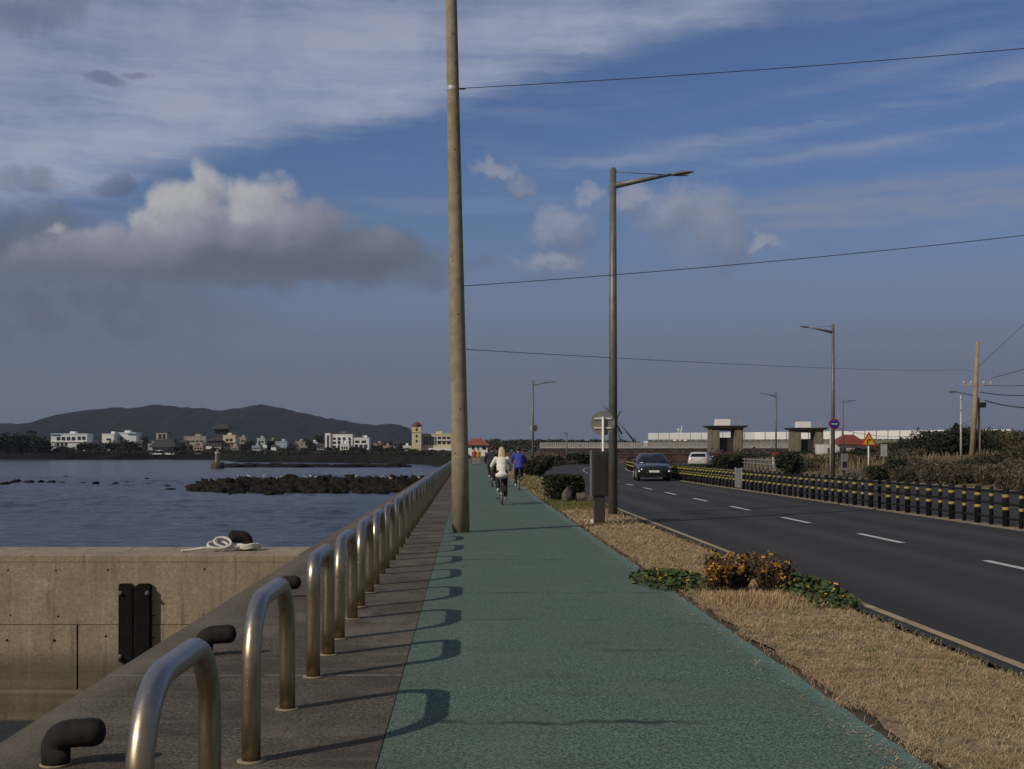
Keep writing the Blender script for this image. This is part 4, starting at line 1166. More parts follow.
def ride_pose(flip=False, lean=0.0):
    low, hi = ((.115,.06,.215),(.105,.14,.62)), ((-.115,-.09,.47),(-.135,.20,.87))
    if flip: low, hi = [tuple((-p[0],p[1],p[2])) for p in low], [tuple((-p[0],p[1],p[2])) for p in hi]
    L, Rr = (hi, low) if not flip else (low, hi)
    return dict(head=(0,.10+lean,1.62), neck=(0,.04+lean,1.46), hip=(0,-.2,.98),
        sh=[(-.175,.02+lean,1.385),(.175,.02+lean,1.385)], el=[(-.30,.14+lean*.5,1.17),(.30,.14+lean*.5,1.17)], wr=[(-.27,.30,1.075),(.27,.30,1.075)],
        hd=(0,1,-.25), curl=(0,.25,-1), hp=[(-.09,-.19,.96),(.09,-.19,.96)], kn=[L[1],Rr[1]], an=[L[0],Rr[0]])
def cloth(n, c, c2=None): return mat(n, c, c2 or tuple(x*.8 for x in c), .9, scale=7, bmp=.35, bscale=9, bdist=.02)
M_wj = cloth('white_jacket', (.74,.72,.68), (.66,.64,.61)); M_bk = cloth('black_cloth', (.016,.016,.019)); M_bl = cloth('blue_jacket', (.035,.055,.34), (.03,.045,.27)); M_nv = cloth('navy_jacket', (.022,.022,.042))
M_sw = mat('white_shoe', (.6,.6,.58), None, .7); M_sd = mat('dark_shoe', (.03,.03,.03), None, .7)
M_blond = mat('blond_hair', (.62,.52,.36), (.48,.39,.25), .6, scale=18, bmp=.4, bscale=50); M_blackh = mat('black_hair', (.012,.011,.011), (.02,.018,.017), .55, scale=18, bmp=.3)
def rider(x, y, sc_, lab, top, trou, shoe, hm, hair, flip, hem, blab, fm, basket, lean=0.0):
    person((x, y, 0), 0, ride_pose(flip, lean), lab, top, trou, shoe, hm, hair, sc_, hem)
    bi = bicycle((x, y, 0), 0, fm, blab, basket); bi.scale = (sc_,)*3
rider(1.02, 35.2, .965, 'person with long blond hair in a white jacket riding away on the path', M_wj, M_bk, M_sw, M_blond, 'long', False, (0,-.19,.90), 'black bicycle ridden by the person in the white jacket', M_dark_metal, True)
rider(2.08, 48.3, 1.0, 'person in a bright blue jacket cycling near the verge edge of the path', M_bl, M_bk, M_sw, M_blackh, 'short', True, (0,-.19,.93), 'dark bicycle under the person in the blue jacket', M_dark_metal, False, .05)
rider(1.10, 52.5, 1.02, 'person in dark clothes cycling ahead of the white jacket', M_nv, M_bk, M_sw, M_blackh, 'short', False, None, 'dark bicycle ridden by the person in dark clothes', M_dark_metal, True)
def stand_pose(k):
    return dict(head=(0,.02,1.60), neck=(0,0,1.44), hip=(0,0,.92), sh=[(-.18,0,1.38),(.18,0,1.38)], el=[(-.25,-.03,1.12),(.25,-.03,1.12)], wr=[(-.25,.08,.90),(.24,.10*k,.90)],
        hd=(0,.2,-1), curl=(0,1,.2), hp=[(-.09,0,.9),(.09,0,.9)], kn=[(-.10,.03,.49),(.10,.01*k,.49)], an=[(-.11,-.02,.09),(.11,.03*k,.09)])
M_rt = cloth('red_top', (.36,.07,.04)); M_yt = cloth('yellow_top', (.52,.31,.06)); M_pl = cloth('pale_trousers', (.36,.31,.28))
for px, lab, tp_, tr_ in ((474.4,'person in a red top standing at the far end of the path',M_rt,M_pl),(478.3,'person in a yellow top standing at the far end of the path',M_yt,M_pl)):
    person((at(px,450,130).x, 130, 0), math.pi, stand_pose(1), lab, tp_, tr_, M_sd, M_blackh, 'short', 1.0)
# ------------------------------------------------------------------ cars
M_glass = mat('car_glass', (.008,.009,.011), None, .12, spec=.25)
M_carblack = mat('car_trim', (.012,.012,.013), None, .5)
def loft(b, secs, mi=0):
    """secs: rings of equal length, skinned and capped"""
    n = len(secs[0]); base = len(b.v)
    for s_ in secs: b.v += [tuple(p) for p in s_]
    for i in range(len(secs)-1):
        for k in range(n):
            k2 = (k+1) % n; b.face((base+i*n+k, base+i*n+k2, base+(i+1)*n+k2, base+(i+1)*n+k), mi, True)
    b.face([base+k for k in reversed(range(n))], mi); b.face([base+(len(secs)-1)*n+k for k in range(n)], mi)
def ring(y, zb, zt, w_, crown, tuck=.9):
    q = []
    half = [(0,zb),(w_*.80,zb),(w_*.95,zb+.06),(w_,zb+.20),(w_*1.0,(zb+zt)/2+.04),(w_*.965,zt-.08),(w_*.90,zt-.015),(w_*.6,zt+crown*.6),(0,zt+crown)]
    for x, z in half: q.append((x,y,z))
    for x, z in half[-2:0:-1]: q.append((-x,y,z))
    return q
def car(loc, rz, paint, label, L=4.4, W=.91, roof=1.42, hatch=False, lights_on=False):
    rt = thing('parked_car' if False else 'car', loc, label, 'car', None, rz)      # +y is the front
    b = MB(); e = L/2
    loft(b, [ring(-e,.40,.80,W*.80,.02),ring(-e+.06,.26,.98,W*.93,.02),ring(-e+.35,.20,1.02 if not hatch else .98,W*.99,.03),ring(-.9,.18,.97,W,.02),ring(.7,.18,.95,W,.03),ring(1.2,.18,.91,W*.995,.05),ring(e-.45,.20,.83,W*.975,.045),ring(e-.12,.22,.74,W*.90,.03),ring(e-.01,.30,.64,W*.76,.02)])
    body = b.build('body', paint, rt); ss = body.modifiers.new('s','SUBSURF'); ss.levels = ss.render_levels = 1
    zb = .95; rb0, rb1 = (-e+.28 if hatch else -e+.75), .98      # cabin: belt and roof ends
    rf0, rf1 = (-e+.75 if hatch else -1.05), .12
    wb, wr_ = W*.93, W*.70
    b = MB()
    secs = []
    for k, (zz, sh) in enumerate(((zb-.05,0),(zb+.02,.04),(zb+(roof-zb)*.85,.86),(roof-.02,.97),(roof,1.02))):
        y0 = rb0+(rf0-rb0)*sh; y1 = rb1+(rf1-rb1)*sh; w_ = wb+(wr_-wb)*min(1,sh*(1 if k < 4 else 1.0)); 
        if k == 4: y0 += .12; y1 -= .12; w_ *= .86
        r_ = []
        for sx, sy in ((-1,-1),(1,-1),(1,1),(-1,1)):
            yy = y0 if sy < 0 else y1
            c1 = (sx*w_, yy-sy*.16 if True else yy, zz); c2 = (sx*(w_-.12), yy, zz)
            r_ += [c1, c2] if (sx, sy) in ((-1,-1),(1,1)) else [c2, c1]
        secs.append(r_)
    loft(b, secs); b.build('cabin', paint, rt)
    def pane(p, name='window', m=M_glass, out_=.014):
        p = [Vector(q_) for q_ in p]; n = (p[1]-p[0]).cross(p[3]-p[0]).normalized()*out_; c = sum(p, Vector())/4
        if (c-Vector((0,-.2,1.1))).dot(n) < 0: n = -n
        b = MB(); b.hexa([q_-n*1.2 for q_ in p]+[q_+n for q_ in p]); return b.build(name, m, rt, bevel=.006)
    def cp(side, end, t0):                                       # point on the cabin skin
        zz = zb+.03+(roof-.07-zb-.03)*t0; sh = .04+.88*t0
        return rb0+(rf0-rb0)*sh, rb1+(rf1-rb1)*sh, wb+(wr_-wb)*sh, zz
    y00,y10,w0,z0 = cp(0,0,.06); y01,y11,w1,z1 = cp(0,0,.95)
    pane([(-w0+.16,y10,z0),(w0-.16,y10,z0),(w1-.14,y11,z1),(-w1+.14,y11,z1)], 'windscreen')
    pane([(-w0+.16,y00,z0),(w0-.16,y00,z0),(w1-.14,y01,z1),(-w1+.14,y01,z1)], 'rear_window')
    for s_ in (-1,1):
        for a0, a1 in ((.09,.47),(.51,.90)):
            g = lambda y0, y1, k: y0+(y1-y0)*k
            pane([(s_*w0,g(y00,y10,a0),z0),(s_*w0,g(y00,y10,a1),z0),(s_*w1,g(y01,y11,a1),z1),(s_*w1,g(y01,y11,a0),z1)], 'side_window')
        b = MB(); b.ball((s_*(W+.09),.72,1.0), (.10,.06,.07), 10, 8); b.build('mirror', paint, rt)
        b = MB(); b.hexa([(s_*(W*.50),e-.19,.60),(s_*(W*.86),e-.33,.62),(s_*(W*.87),e-.24,.64),(s_*(W*.50),e-.06,.62)][::s_]+[(s_*(W*.50),e-.19,.70),(s_*(W*.86),e-.33,.735),(s_*(W*.87),e-.24,.735),(s_*(W*.50),e-.08,.69)][::s_]); b.build('headlight', M_headlight, rt, bevel=.01)
        if lights_on:
            b = MB(); b.box((s_*W*.80-.09,e-.17,.485),(s_*W*.80+.09,e-.10,.545)); b.build('running_light', M_drl, rt, bevel=.01)
        b = MB(); b.hexa([(s_*W*.55,-e-.01,.78),(s_*W*.92,-e+.08,.78),(s_*W*.92,-e+.16,.78),(s_*W*.55,-e+.08,.78)][::-s_]+[(s_*W*.55,-e+.01,.88),(s_*W*.92,-e+.09,.90),(s_*W*.92,-e+.17,.90),(s_*W*.55,-e+.09,.88)][::-s_]); b.build('tail_light', M_red, rt, bevel=.01)
        for yy in (-e+.88, e-.88):
            b = MB(); b.lathe([(.20,-.11),(.315,-.10),(.33,-.07),(.33,.07),(.315,.10),(.20,.11)], 24); o = b.build('wheel', M_tyre, rt); o.location = (s_*(W-.10), yy, .33); o.rotation_euler.y = math.pi/2
            b = MB(); b.lathe([(.05,.118),(.06,.122),(.195,.112),(.20,.10)][::-1], 20); 
            for k in range(5):
                a = k*1.2566; b.tube([(.04*math.cos(a),.04*math.sin(a),.12),(.18*math.cos(a),.18*math.sin(a),.115)], .018, 6)
            r2 = b.build('rim', M_pale_metal, o); 
            if s_ < 0: r2.rotation_euler.y = math.pi
    b = MB(); b.hexa([(-W*.48,e-.10,.36),(W*.48,e-.10,.36),(W*.48,e+.015,.36),(-W*.48,e+.015,.36),(-W*.52,e-.10,.62),(W*.52,e-.10,.62),(W*.52,e+.005,.62),(-W*.52,e+.005,.62)]); b.build('grille', M_carblack, rt, bevel=.015)
    b = MB(); b.hexa([(-W*.85,e-.35,.20),(W*.85,e-.35,.20),(W*.70,e-.02,.20),(-W*.70,e-.02,.20),(-W*.87,e-.33,.32),(W*.87,e-.33,.32),(W*.72,e+.0,.32),(-W*.72,e+.0,.32)]); b.build('bumper_intake', M_carblack, rt, bevel=.015)
    b = MB(); b.box((-.26,e+.017,.45),(.26,e+.032,.56)); b.build('number_plate', M_signwhite, rt)
    b = MB(); b.box((-.26,-e-.03,.60),(.26,-e-.012,.71)); b.build('number_plate', M_signwhite, rt)
    b = MB(); b.hexa([(-W*.78,-e-.008,.22),(W*.78,-e-.008,.22),(W*.9,-e+.3,.22),(-W*.9,-e+.3,.22),(-W*.82,-e-.012,.42),(W*.82,-e-.012,.42),(W*.94,-e+.3,.42),(-W*.94,-e+.3,.42)]); b.build('rear_bumper', M_carblack, rt, bevel=.015)
    return rt
M_headlight = mat('headlight_glass', (.32,.34,.37), (.25,.27,.30), .12, .3)
M_drl = bpy.data.materials.new('running_lamp'); M_drl.use_nodes = True
_b = M_drl.node_tree.nodes['Principled BSDF']; _b.inputs['Emission Color'].default_value = (1,.97,.9,1); _b.inputs['Emission Strength'].default_value = .55; _b.inputs['Base Color'].default_value = (.8,.8,.8,1)
def paint(name, c, c2):
    m, t, b, co = newmat(name); setc(t, b, mix(t, noise(t, co, 2.5, 4), c, c2)); b.inputs['Roughness'].default_value = .25; b.inputs['Coat Weight'].default_value = .6; b.inputs['Coat Roughness'].default_value = .08; b.inputs['Metallic'].default_value = .2; return m
car((at(651.5,450,63.6).x, 63.6, 0), math.pi-.09, paint('dark_blue_paint', (.009,.011,.018), (.012,.014,.022)), 'dark blue-black car driving towards us with small front lights on', hatch=True, lights_on=True, roof=1.42, W=.87)
car((at(701.5,450,107).x, 107.5, 0), -.30, paint('white_paint', (.62,.62,.61), (.56,.56,.55)), 'white car seen from behind on the far carriageway', hatch=True, W=.92)

# ------------------------------------------------------------------ bridge with gate towers and the white panel wall
M_bconc = mat('bridge_concrete', (.19,.165,.125), (.13,.115,.09), .9, scale=.6, detail=7)
M_bdark = mat('dark_steelwork', (.05,.036,.032), (.032,.026,.025), .85, scale=.8)
M_panel = mat('white_panel', (.80,.80,.80), (.72,.72,.73), .5, scale=.25)
M_rust = mat('rust_fence', (.10,.05,.038), (.07,.042,.034), .85, scale=1.2)
br = thing('bridge', (at(540,450,236).x, 236, 0), 'long low bridge with pale railing crossing the whole background', 'bridge')
bx0, bx1 = 0.0, 132.0
b = MB(); b.box((bx0,0,1.2),(bx1,6,1.95)); b.build('deck', M_bdark, br)
b = MB()
for i in range(12): b.box((bx0+3+i*11.5,.8,-.3),(bx0+5+i*11.5,5.2,1.2))
b.build('pier', M_bconc, br)
b = MB(); b.box((bx0,.05,1.951),(bx1,.25,2.25)); b.box((bx0,.05,2.95),(bx1,.25,3.07))
k = bx0
while k < bx1: b.box((k,.07,2.251),(k+.3,.23,2.949)); k += .42
b.build('railing', mat('pale_rail', (.42,.42,.41), (.34,.34,.33), .8, scale=1), br)
fe = thing('rust_fence', (at(485,450,142).x, 142, 0), 'rust-brown paling fence closing the far end of the path', 'fence')
fb = MB(); x = 0.0
while x < 28.0: fb.box((x,-.03,-.1),(x+.16,.03,1.35+.05*random.random())); x += .27
fb.build('palings', M_rust, fe)
for z in (.3,1.1):
    b = MB(); b.box((0,-.08,z),(28,-.031,z+.12)); b.build('rail', M_rust, fe)
M_hd = leafmat('rusty_hedge', (.052,.034,.026), (.038,.034,.022), (.075,.05,.036))
hb_ = MB(); random.seed(77)
for i in range(9000):
    x = random.uniform(20, 150); z = abs(random.gauss(0,.55)); 
    hb_.leaf((x, 222+random.uniform(-4,4), z*1.0+.1), random.uniform(.25,.6), 0, .3)
tag(hb_.build('reddish_hedge', M_hd), 'long reddish-brown hedge below the bridge railing', 'hedge')
# wall of white panels behind the railing
pw = thing('panel_wall', (at(648,450,252).x, 252, 0), 'long grey wall topped by a row of white panels behind the bridge', 'wall')
zlo, zhi = 3.75, 5.15
seg = []
x = 0.0; yy = 0.0
ang = math.atan2(-34, 62.0)
for i in range(32):
    M = Matrix.Translation((x, yy, 0)) @ Matrix.Rotation(ang*(.3 if i < 10 else 1.0), 4, 'Z')
    b = MB(); b.box((.06,-.6,zlo),(2.14,.6,zhi+i*.012), 0, M); b.build('white_panel', M_panel, pw, bevel=.06)
    st = M @ Vector((2.2,0,0)); 
    if i == 0: wl = MB()
    wl.box((0,-.3,-.3),(2.2,.3,3.0), 0, M); wl.box((0,-.7,3.001),(2.2,.7,3.5), 0, M); wl.box((.2,-.45,3.501),(.75,.45,zlo-.001), 0, M); wl.box((1.45,-.45,3.501),(2.0,.45,zlo-.001), 0, M)
    x, yy = st.x, st.y
wl.build('wall', M_bconc, pw)
def gate(px, Y, s_, label):
    g = thing('gate_tower', (at(px,450,Y).x, Y, 0), label, 'gate tower', 'concrete gate towers on the bridge'); g.scale = (s_*.86,s_*.86,s_*1.18)
    for x0, x1 in ((-3.55,-1.75),(1.6,3.45)):
        b = MB(); b.box((x0,-2.2,-.3),(x1,2.2,4.9)); b.box((x0+.35,-2.26,.5),(x1-.35,-2.202,4.4), 1); b.build('pillar', [M_bconc, mat('pillar_recess', (.24,.205,.15), (.18,.155,.115), .9, scale=.7)], g, bevel=.05)
    b = MB(); b.box((-1.748,-.6,-.3),(1.598,-.2,3.35)); b.build('steel_gate', M_bdark, g)
    b = MB(); b.box((-1.748,-1.6,4.45),(1.598,1.6,4.899)); b.build('lintel', M_bconc, g)
    b = MB(); b.hexa([(-4.0,-2.7,4.901),(3.9,-2.7,4.901),(3.9,2.7,4.901),(-4.0,2.7,4.901),(-4.5,-3.1,5.25),(4.4,-3.1,5.25),(4.4,3.1,5.25),(-4.5,3.1,5.25)]); b.build('roof_slab', M_bconc, g)
    b = MB(); b.box((-2.2,-1.4,5.251),(.8,1.4,6.3)); b.build('machine_room', M_panel, g, bevel=.05)
    b = MB()
    for k in range(9): b.box((1.0+k*.28,-1.6,5.251),(1.05+k*.28,-1.55,6.2))
    b.box((1.0,-1.62,6.2),(3.3,-1.53,6.27)); b.box((1.0,-1.62,5.7),(3.3,-1.53,5.75)); b.build('railing', M_pale_metal, g)
gate(725.5, 228, 1.0, 'larger concrete gate tower with white box on top, past the white car')
gate(806, 226, .93, 'smaller concrete gate tower beside the street lamp with the blue sign')
# red-roofed house and low hut near the scrub
M_wallw = mat('house_white', (.62,.61,.58), (.52,.51,.49), .8, scale=.8); M_roofr = mat('roof_red', (.20,.045,.035), (.15,.036,.03), .75, scale=3)
M_win = mat('window_dark', (.025,.03,.04), (.04,.045,.055), .15)
hs = thing('house', (at(846,450,170).x, 170, 0), 'small white house with a dark red hipped roof behind the scrub', 'house')
b = MB(); b.box((-3.2,0,-.2),(2.9,4,2.4)); b.build('wall', M_wallw, hs)
b = MB(); b.hexa([(-1.4,-.5,2.403),(3.1,-.5,2.403),(3.1,4.5,2.403),(-1.4,4.5,2.403),(.3,1.6,3.8),(1.6,1.6,3.8),(1.6,2.4,3.8),(.3,2.4,3.8)]); b.build('roof', M_roofr, hs)
for x0 in (-2.6,-.9,1.2):
    b = MB(); b.box((x0,-.03,1.1),(x0+.9,.05,1.9)); b.build('window', M_win, hs)
ht_ = thing('hut', (at(812,450,118).x, 118, 0), 'low tan hut with a sloping brown roof near the round bush', 'hut')
b = MB(); b.box((-1.0,0,-.3),(1.0,2,.8)); b.build('wall', mat('hut_tan', (.33,.26,.18), None, .9), ht_)
b = MB(); b.hexa([(-1.25,-.3,.78),(1.3,-.3,.6),(1.3,2.3,.6),(-1.25,2.3,.78),(-1.25,-.3,.9),(1.3,-.3,.72),(1.3,2.3,1.0),(-1.25,2.3,1.2)]); b.build('roof', mat('hut_roof', (.15,.085,.06), None, .9), ht_)

# ------------------------------------------------------------------ harbour crane and ship mast far off
M_teal = mat('crane_teal', (.10,.17,.19), (.08,.14,.16), .6)
cy_ = 420.0; A_ = lambda px, py: at(px, py, cy_)
cr = thing('harbour_crane', (A_(626,450).x, cy_, 0), 'faint teal lattice harbour crane behind the tall street lamp', 'crane')
def seg_(name, pts, r):
    b = MB(); b.tube([A_(*p)-Vector((cr.location.x, cy_, 0)) for p in pts], r*.8, 6); b.build(name, M_teal, cr)
seg_('boom', [(602.5,405),(608,410),(622,434)], .45); seg_('jib', [(620,411),(616,419)], .5); seg_('mast', [(617,419),(618,432),(621,443)], .28)
seg_('stay', [(617,420),(626,431),(634,441)], .38); seg_('brace', [(634,436),(635,443)], .5); seg_('platform', [(617,443),(636,443)], .3); seg_('leg', [(622,443),(622,452)], .5); seg_('leg', [(632,443),(632,452)], .5)
bo = thing('ship_mast', (at(680,450,300).x, 300, 0), 'white ship mast and bridge showing above the white panels', 'ship')
b = MB(); b.hexa([(-1.6,-1,3.8),(1.6,-1,3.8),(1.6,1,3.8),(-1.6,1,3.8),(-1.0,-1,5.9),(1.2,-1,5.9),(1.2,1,5.9),(-1.0,1,5.9)]); b.build('wheelhouse', M_panel, bo)
b = MB(); b.box((-9,-2.2,-2.5),(9,2.2,3.79)); b.build('hull', M_panel, bo, bevel=.4)
b = MB(); b.tube([(.2,0,5.8),(.5,0,7.6)], .12, 6); b.tube([(-.4,0,5.8),(-.4,0,7.0)], .08, 6); b.tube([(-.9,0,6.9),(.9,0,6.6)], .07, 6); b.build('mast', M_panel, bo)

# ------------------------------------------------------------------ hills
random.seed(3)
def ridge(name, prof, Y, depth, m, zb=-3.0, rough=1.0):
    """terrain rising to a crest line and falling away behind it"""
    xs = []
    p0, p1 = prof[0][0], prof[-1][0]; n = 420; b = MB(); rows = 21
    def top(px):
        for (a, ya), (c, yc) in zip(prof, prof[1:]):
            if a <= px <= c: 
                k = (px-a)/(c-a); return ya+(yc-ya)*(k*k*(3-2*k)*.5+k*.5)
        return prof[-1][1]
    for j in range(rows):
        k = j/(rows-1)
        for i in range(n+1):
            px = p0+(p1-p0)*i/n; x = (px-VX)/F*Y; zc = H+(VY-top(px))/F*Y
            f = math.sin(min(1, k/.55)*math.pi/2)**1.3 if k <= .55 else math.cos((k-.55)/.45*math.pi/2)
            y = Y+depth*(k-.55)
            z = zb+(zc-zb)*f
            z += (mnoise.noise(Vector((x*.012,y*.012,1)))*7+mnoise.noise(Vector((x*.04,y*.04,1)))*2.5)*rough*(f*(1-f)*2.2+.06)
            z += (mnoise.noise(Vector((x*.12,y*.1,5)))*3.2+mnoise.noise(Vector((x*.045,2,5)))*3.6)*rough*f
            b.v.append((x, y, z))
    for j in range(rows-1):
        for i in range(n):
            a = j*(n+1)+i; b.face((a,a+1,a+n+2,a+n+1), 0, True)
    return struct(b.build(name, m))
def wood_mat(name, c, c2, sc_):
    m, t, b, co = newmat(name); n1 = noise(t, co, sc_, 8, .7); n2 = noise(t, co, sc_*9, 4, .7)
    x = mix(t, n1.step(.35,.65), c, c2); x = mix(t, n2.step(.45,.65)*.6, x, tuple(q*.5 for q in c)); setc(t, b, x)
    b.inputs['Roughness'].default_value = .95; b.inputs['Specular IOR Level'].default_value = .1; bump(t, b, n2+n1, 1.0, 3.0); return m
M_hill = wood_mat('wooded_hill', (.007,.011,.014), (.015,.019,.021), .012)
ridge('hills', [(-420,438),(-300,430),(-160,428),(-60,427),(0,428),(22,425.5),(56,422.5),(83,412.5),(101,410),(119,408.6),(135,409),(148,407),(162,405.6),(180,407.5),(202,409),(229,411),(243,408.6),(254,406.8),(265,405.4),(276,407),(303,413.4),(332,419),(364,424),(377,425.5),(395,424),(406,427),(418,433),(432,440),(450,447),(470,450)], 2600, 1100, M_hill)
ridge('far_hills', [(-500,432),(-200,430),(-40,428),(-5,424.5),(10,423.2),(20,425),(40,430),(80,440)], 3500, 500, M_hill, rough=.6)

# ------------------------------------------------------------------ far shore
shore = [(-900,560),(-200,545),(-30,533),(100,528),(205,520),(226,470),(240,400),(300,392),(360,380),(420,345),(438,300),(455,250),(466.5,200)]
def shore_y(px):
    for (a, ya), (c, yc) in zip(shore, shore[1:]):
        if a <= px <= c: return ya+(yc-ya)*(px-a)/(c-a)
    return shore[-1][1]
sb = MB(); prof = [(-4,-2.7),(3,-1.2),(9,-.3),(22,.35),(60,.8),(160,1.1),(700,1.6),(3300,3.0)]
n = 300
for j, (dyy, z) in enumerate(prof):
    for i in range(n+1):
        px = -900+(466.5+900)*i/n; Y = shore_y(px)+dyy+(mnoise.noise(Vector((px*.15,0,2)))*9 if j < 4 else 0)
        X_ = (px-VX)/F*(Y if j < 6 else Y)
        sb.v.append((X_, Y, z+(mnoise.noise(Vector((X_*.05,Y*.05,0)))*.3 if 0 < j < 6 else 0)))
for j in range(len(prof)-1):
    for i in range(n):
        a = j*(n+1)+i; sb.face((a,a+1,a+n+2,a+n+1), 0, True)
struct(sb.build('far_shore', mat('shore_ground', (.018,.017,.013), (.010,.010,.008), .95, spec=.05, scale=.06, detail=8)))
M_sveg = leafmat('shore_leaves', (.014,.016,.010), (.026,.027,.016), (.045,.038,.022))
sv = MB(); random.seed(15)
for i in range(30000):
    px = random.uniform(-60, 462); Y = shore_y(px)+random.uniform(12, 40)+60*random.random()**3
    if i % 2: Y = random.uniform(500, 548) if px < 420 else random.uniform(420, 490)
    hh = (1.5+1.3*mnoise.noise(Vector((px*.11,1,0)))+.8*mnoise.noise(Vector((px*.4,6,0))))*random.random()**.7*(.5 if px > 46 else 1.2)*(1.15 if i % 2 else .8)
    if hh < 0: continue
    sv.leaf(((px-VX)/F*Y, Y, .4+hh), random.uniform(.35,.8), 0, .3)
tag(sv.build('shore_vegetation', M_sveg), 'dark low scrub growing along the far shore', 'scrub', kind='stuff')
def far_tree(px, top, Y, w_, label='one of the dark round trees between the far shore buildings', src=[]):
    p = at(px, top, Y); h = p.z-.7
    if not src:
        rt = thing('shore_tree', (0,0,0), label, 'tree', 'dark trees along the far shore')
        L = lumps(9, .5, .5, .62, 4); b = MB(); random.seed(2)
        for i in range(800):
            c, k = random.choice(L); d = Vector((random.gauss(0,1),random.gauss(0,1),random.gauss(0,1))).normalized()
            b.leaf(c*1.0+Vector((0,0,.10))+Vector((d.x,d.y,d.z*1.25))*k*.62*(.4+.6*random.random()), random.uniform(.05,.11), 0, .3)
        b.build('crown', M_sveg, rt)
        b = MB(); b.tube([(0,0,-.1),(.02,0,.35),(0,.02,.7)], [.05,.035,.015], 6)
        b.tube([(.02,0,.3),(.2,.1,.6)], [.022,.008], 5); b.tube([(.01,0,.33),(-.2,-.05,.62)], [.022,.008], 5); b.build('trunk', M_bark, rt)
        src.append(rt); o = rt
    else: o = dup(src[0], label=label)
    o.location = (p.x, Y, .7); o.scale = (w_, w_, h); o.rotation_euler.z = random.uniform(0,6.28)
random.seed(6)
for px, top, Y, w_ in ((8,430,500,13),(22,428,505,15),(36,433,500,11),(46,440,510,9),(-12,431,505,14),(62,444,525,6),(80,441,530,6),(88,440,540,7),(94,442,540,6),(112,439,528,9),(130,438,530,9),(146,433,560,6),(150,440,545,6),(178,437,570,6),(183,441,560,6),(197,446,550,5),(248,440,560,7),(252,437,570,6),(256,441,560,6),(271,437,575,8),(280,437,590,9),(292,441,570,6),(300,444,560,6),(310,437,570,8),(318,431,585,7),(322,440,560,7),(340,446,530,6),(352,446,530,7),(362,446,535,7),(374,443,560,7),(385,441,560,8),(394,440,570,9),(402,441,560,8),(410,444,560,6),(408,441,575,6),(444,452,470,5),(330,446,528,5),(214,446,545,6),(140,446,535,6),(160,443,570,7),(70,446,520,6),(58,447,515,7),(66,449,512,8),(100,447,520,7),(120,448,518,8),(128,446,520,7),(176,445,530,7),(192,443,570,8),(200,441,575,7),(228,449,530,6),(240,446,540,7),(262,441,585,7),(284,447,530,6),(290,446,540,7),(305,447,530,8),(313,444,560,8),(320,449,520,6),(334,449,515,6),(346,449,515,6),(358,448,515,7),(366,449,515,6),(378,447,520,8),(390,446,520,8),(400,447,515,8),(413,448,485,5),(428,450,470,5),(436,451,470,5)):
    far_tree(px, top, Y, w_)
def bld(px0, px1, top, Y, dep, wallc, label, rows=(), roof=None, cat='building', base=.6, roofh=1.2, over=.6, strips=(), name='shore_building'):
    """rows: (y pixel top, y pixel bottom, number of windows, px from, px to)"""
    x0, x1 = at(px0,450,Y).x, at(px1,450,Y).x; zt = at(0,top,Y).z; cx_ = (x0+x1)/2
    r_ = thing(name, (cx_, Y, base), label, cat); zt -= base
    b = MB(); b.box((x0-cx_,0,-1),(x1-cx_,dep,zt)); b.build('wall', wallc, r_)
    for (ya, yb, nw, pa, pb) in rows:
        for i in range(nw):
            a = at(pa+(pb-pa)*(i+.14)/nw,450,Y).x-cx_; c = at(pa+(pb-pa)*(i+.86)/nw,450,Y).x-cx_
            w_ = MB(); w_.box((a,-.06,at(0,yb,Y).z-base),(c,.12,at(0,ya,Y).z-base)); w_.build('window', M_win, r_)
    for (ya, yb, pa, pb, m) in strips:
        s_ = MB(); s_.box((at(pa,450,Y).x-cx_,-.5,at(0,yb,Y).z-base),(at(pb,450,Y).x-cx_,-.065,at(0,ya,Y).z-base)); s_.build('balcony_band', m, r_)
    if roof:
        b = MB(); xa, xb = x0-cx_-over, x1-cx_+over
        b.hexa([(xa,-over,zt+.003),(xb,-over,zt+.003),(xb,dep+over,zt+.003),(xa,dep+over,zt+.003),(xa+dep*.3,dep*.42,zt+roofh),(xb-dep*.3,dep*.42,zt+roofh),(xb-dep*.3,dep*.58,zt+roofh),(xa+dep*.3,dep*.58,zt+roofh)]); b.build('roof', roof, r_)
    else:
        b = MB(); b.box((x0-cx_-.15,-.15,zt+.003),(x1-cx_+.15,dep+.15,zt+.45)); b.build('parapet', wallc, r_)
        q0 = random.uniform(.25,.6)*(x1-x0)+x0-cx_; b = MB(); b.box((q0,dep*.4,zt+.451),(q0+min(2.6,(x1-x0)*.3),dep*.8,zt+1.5)); b.build('stair_head', wallc, r_)
    return r_
bw = mat('wall_bluewhite', (.66,.72,.76), (.58,.64,.69), .8, scale=.2); ww = mat('wall_white', (.78,.78,.78), (.70,.70,.71), .8, scale=.2); be = mat('wall_beige', (.36,.33,.28), (.29,.27,.23), .8, scale=.2)
cr_ = mat('wall_cream', (.62,.55,.38), (.53,.47,.33), .8, scale=.2); gb = mat('wall_greyblue', (.36,.42,.50), (.30,.35,.43), .8, scale=.2); dk = mat('wall_dark', (.06,.058,.062), (.045,.044,.05), .8, scale=.2)
teal = mat('roof_teal', (.10,.28,.25), (.08,.22,.2), .6, scale=.3); drf = mat('roof_dark', (.035,.033,.036), (.05,.045,.048), .8, scale=.3)
bld(51,87,434.5,560,9,bw,'pale blue-white seaside block with dark balconies, first along the far shore',((437,440.5,4,56,76),(442.5,446,3,56,68),(436.5,440,2,77,86)),None,strips=((434,435.2,51,60,teal),(440.8,442.2,51,84,ww)))
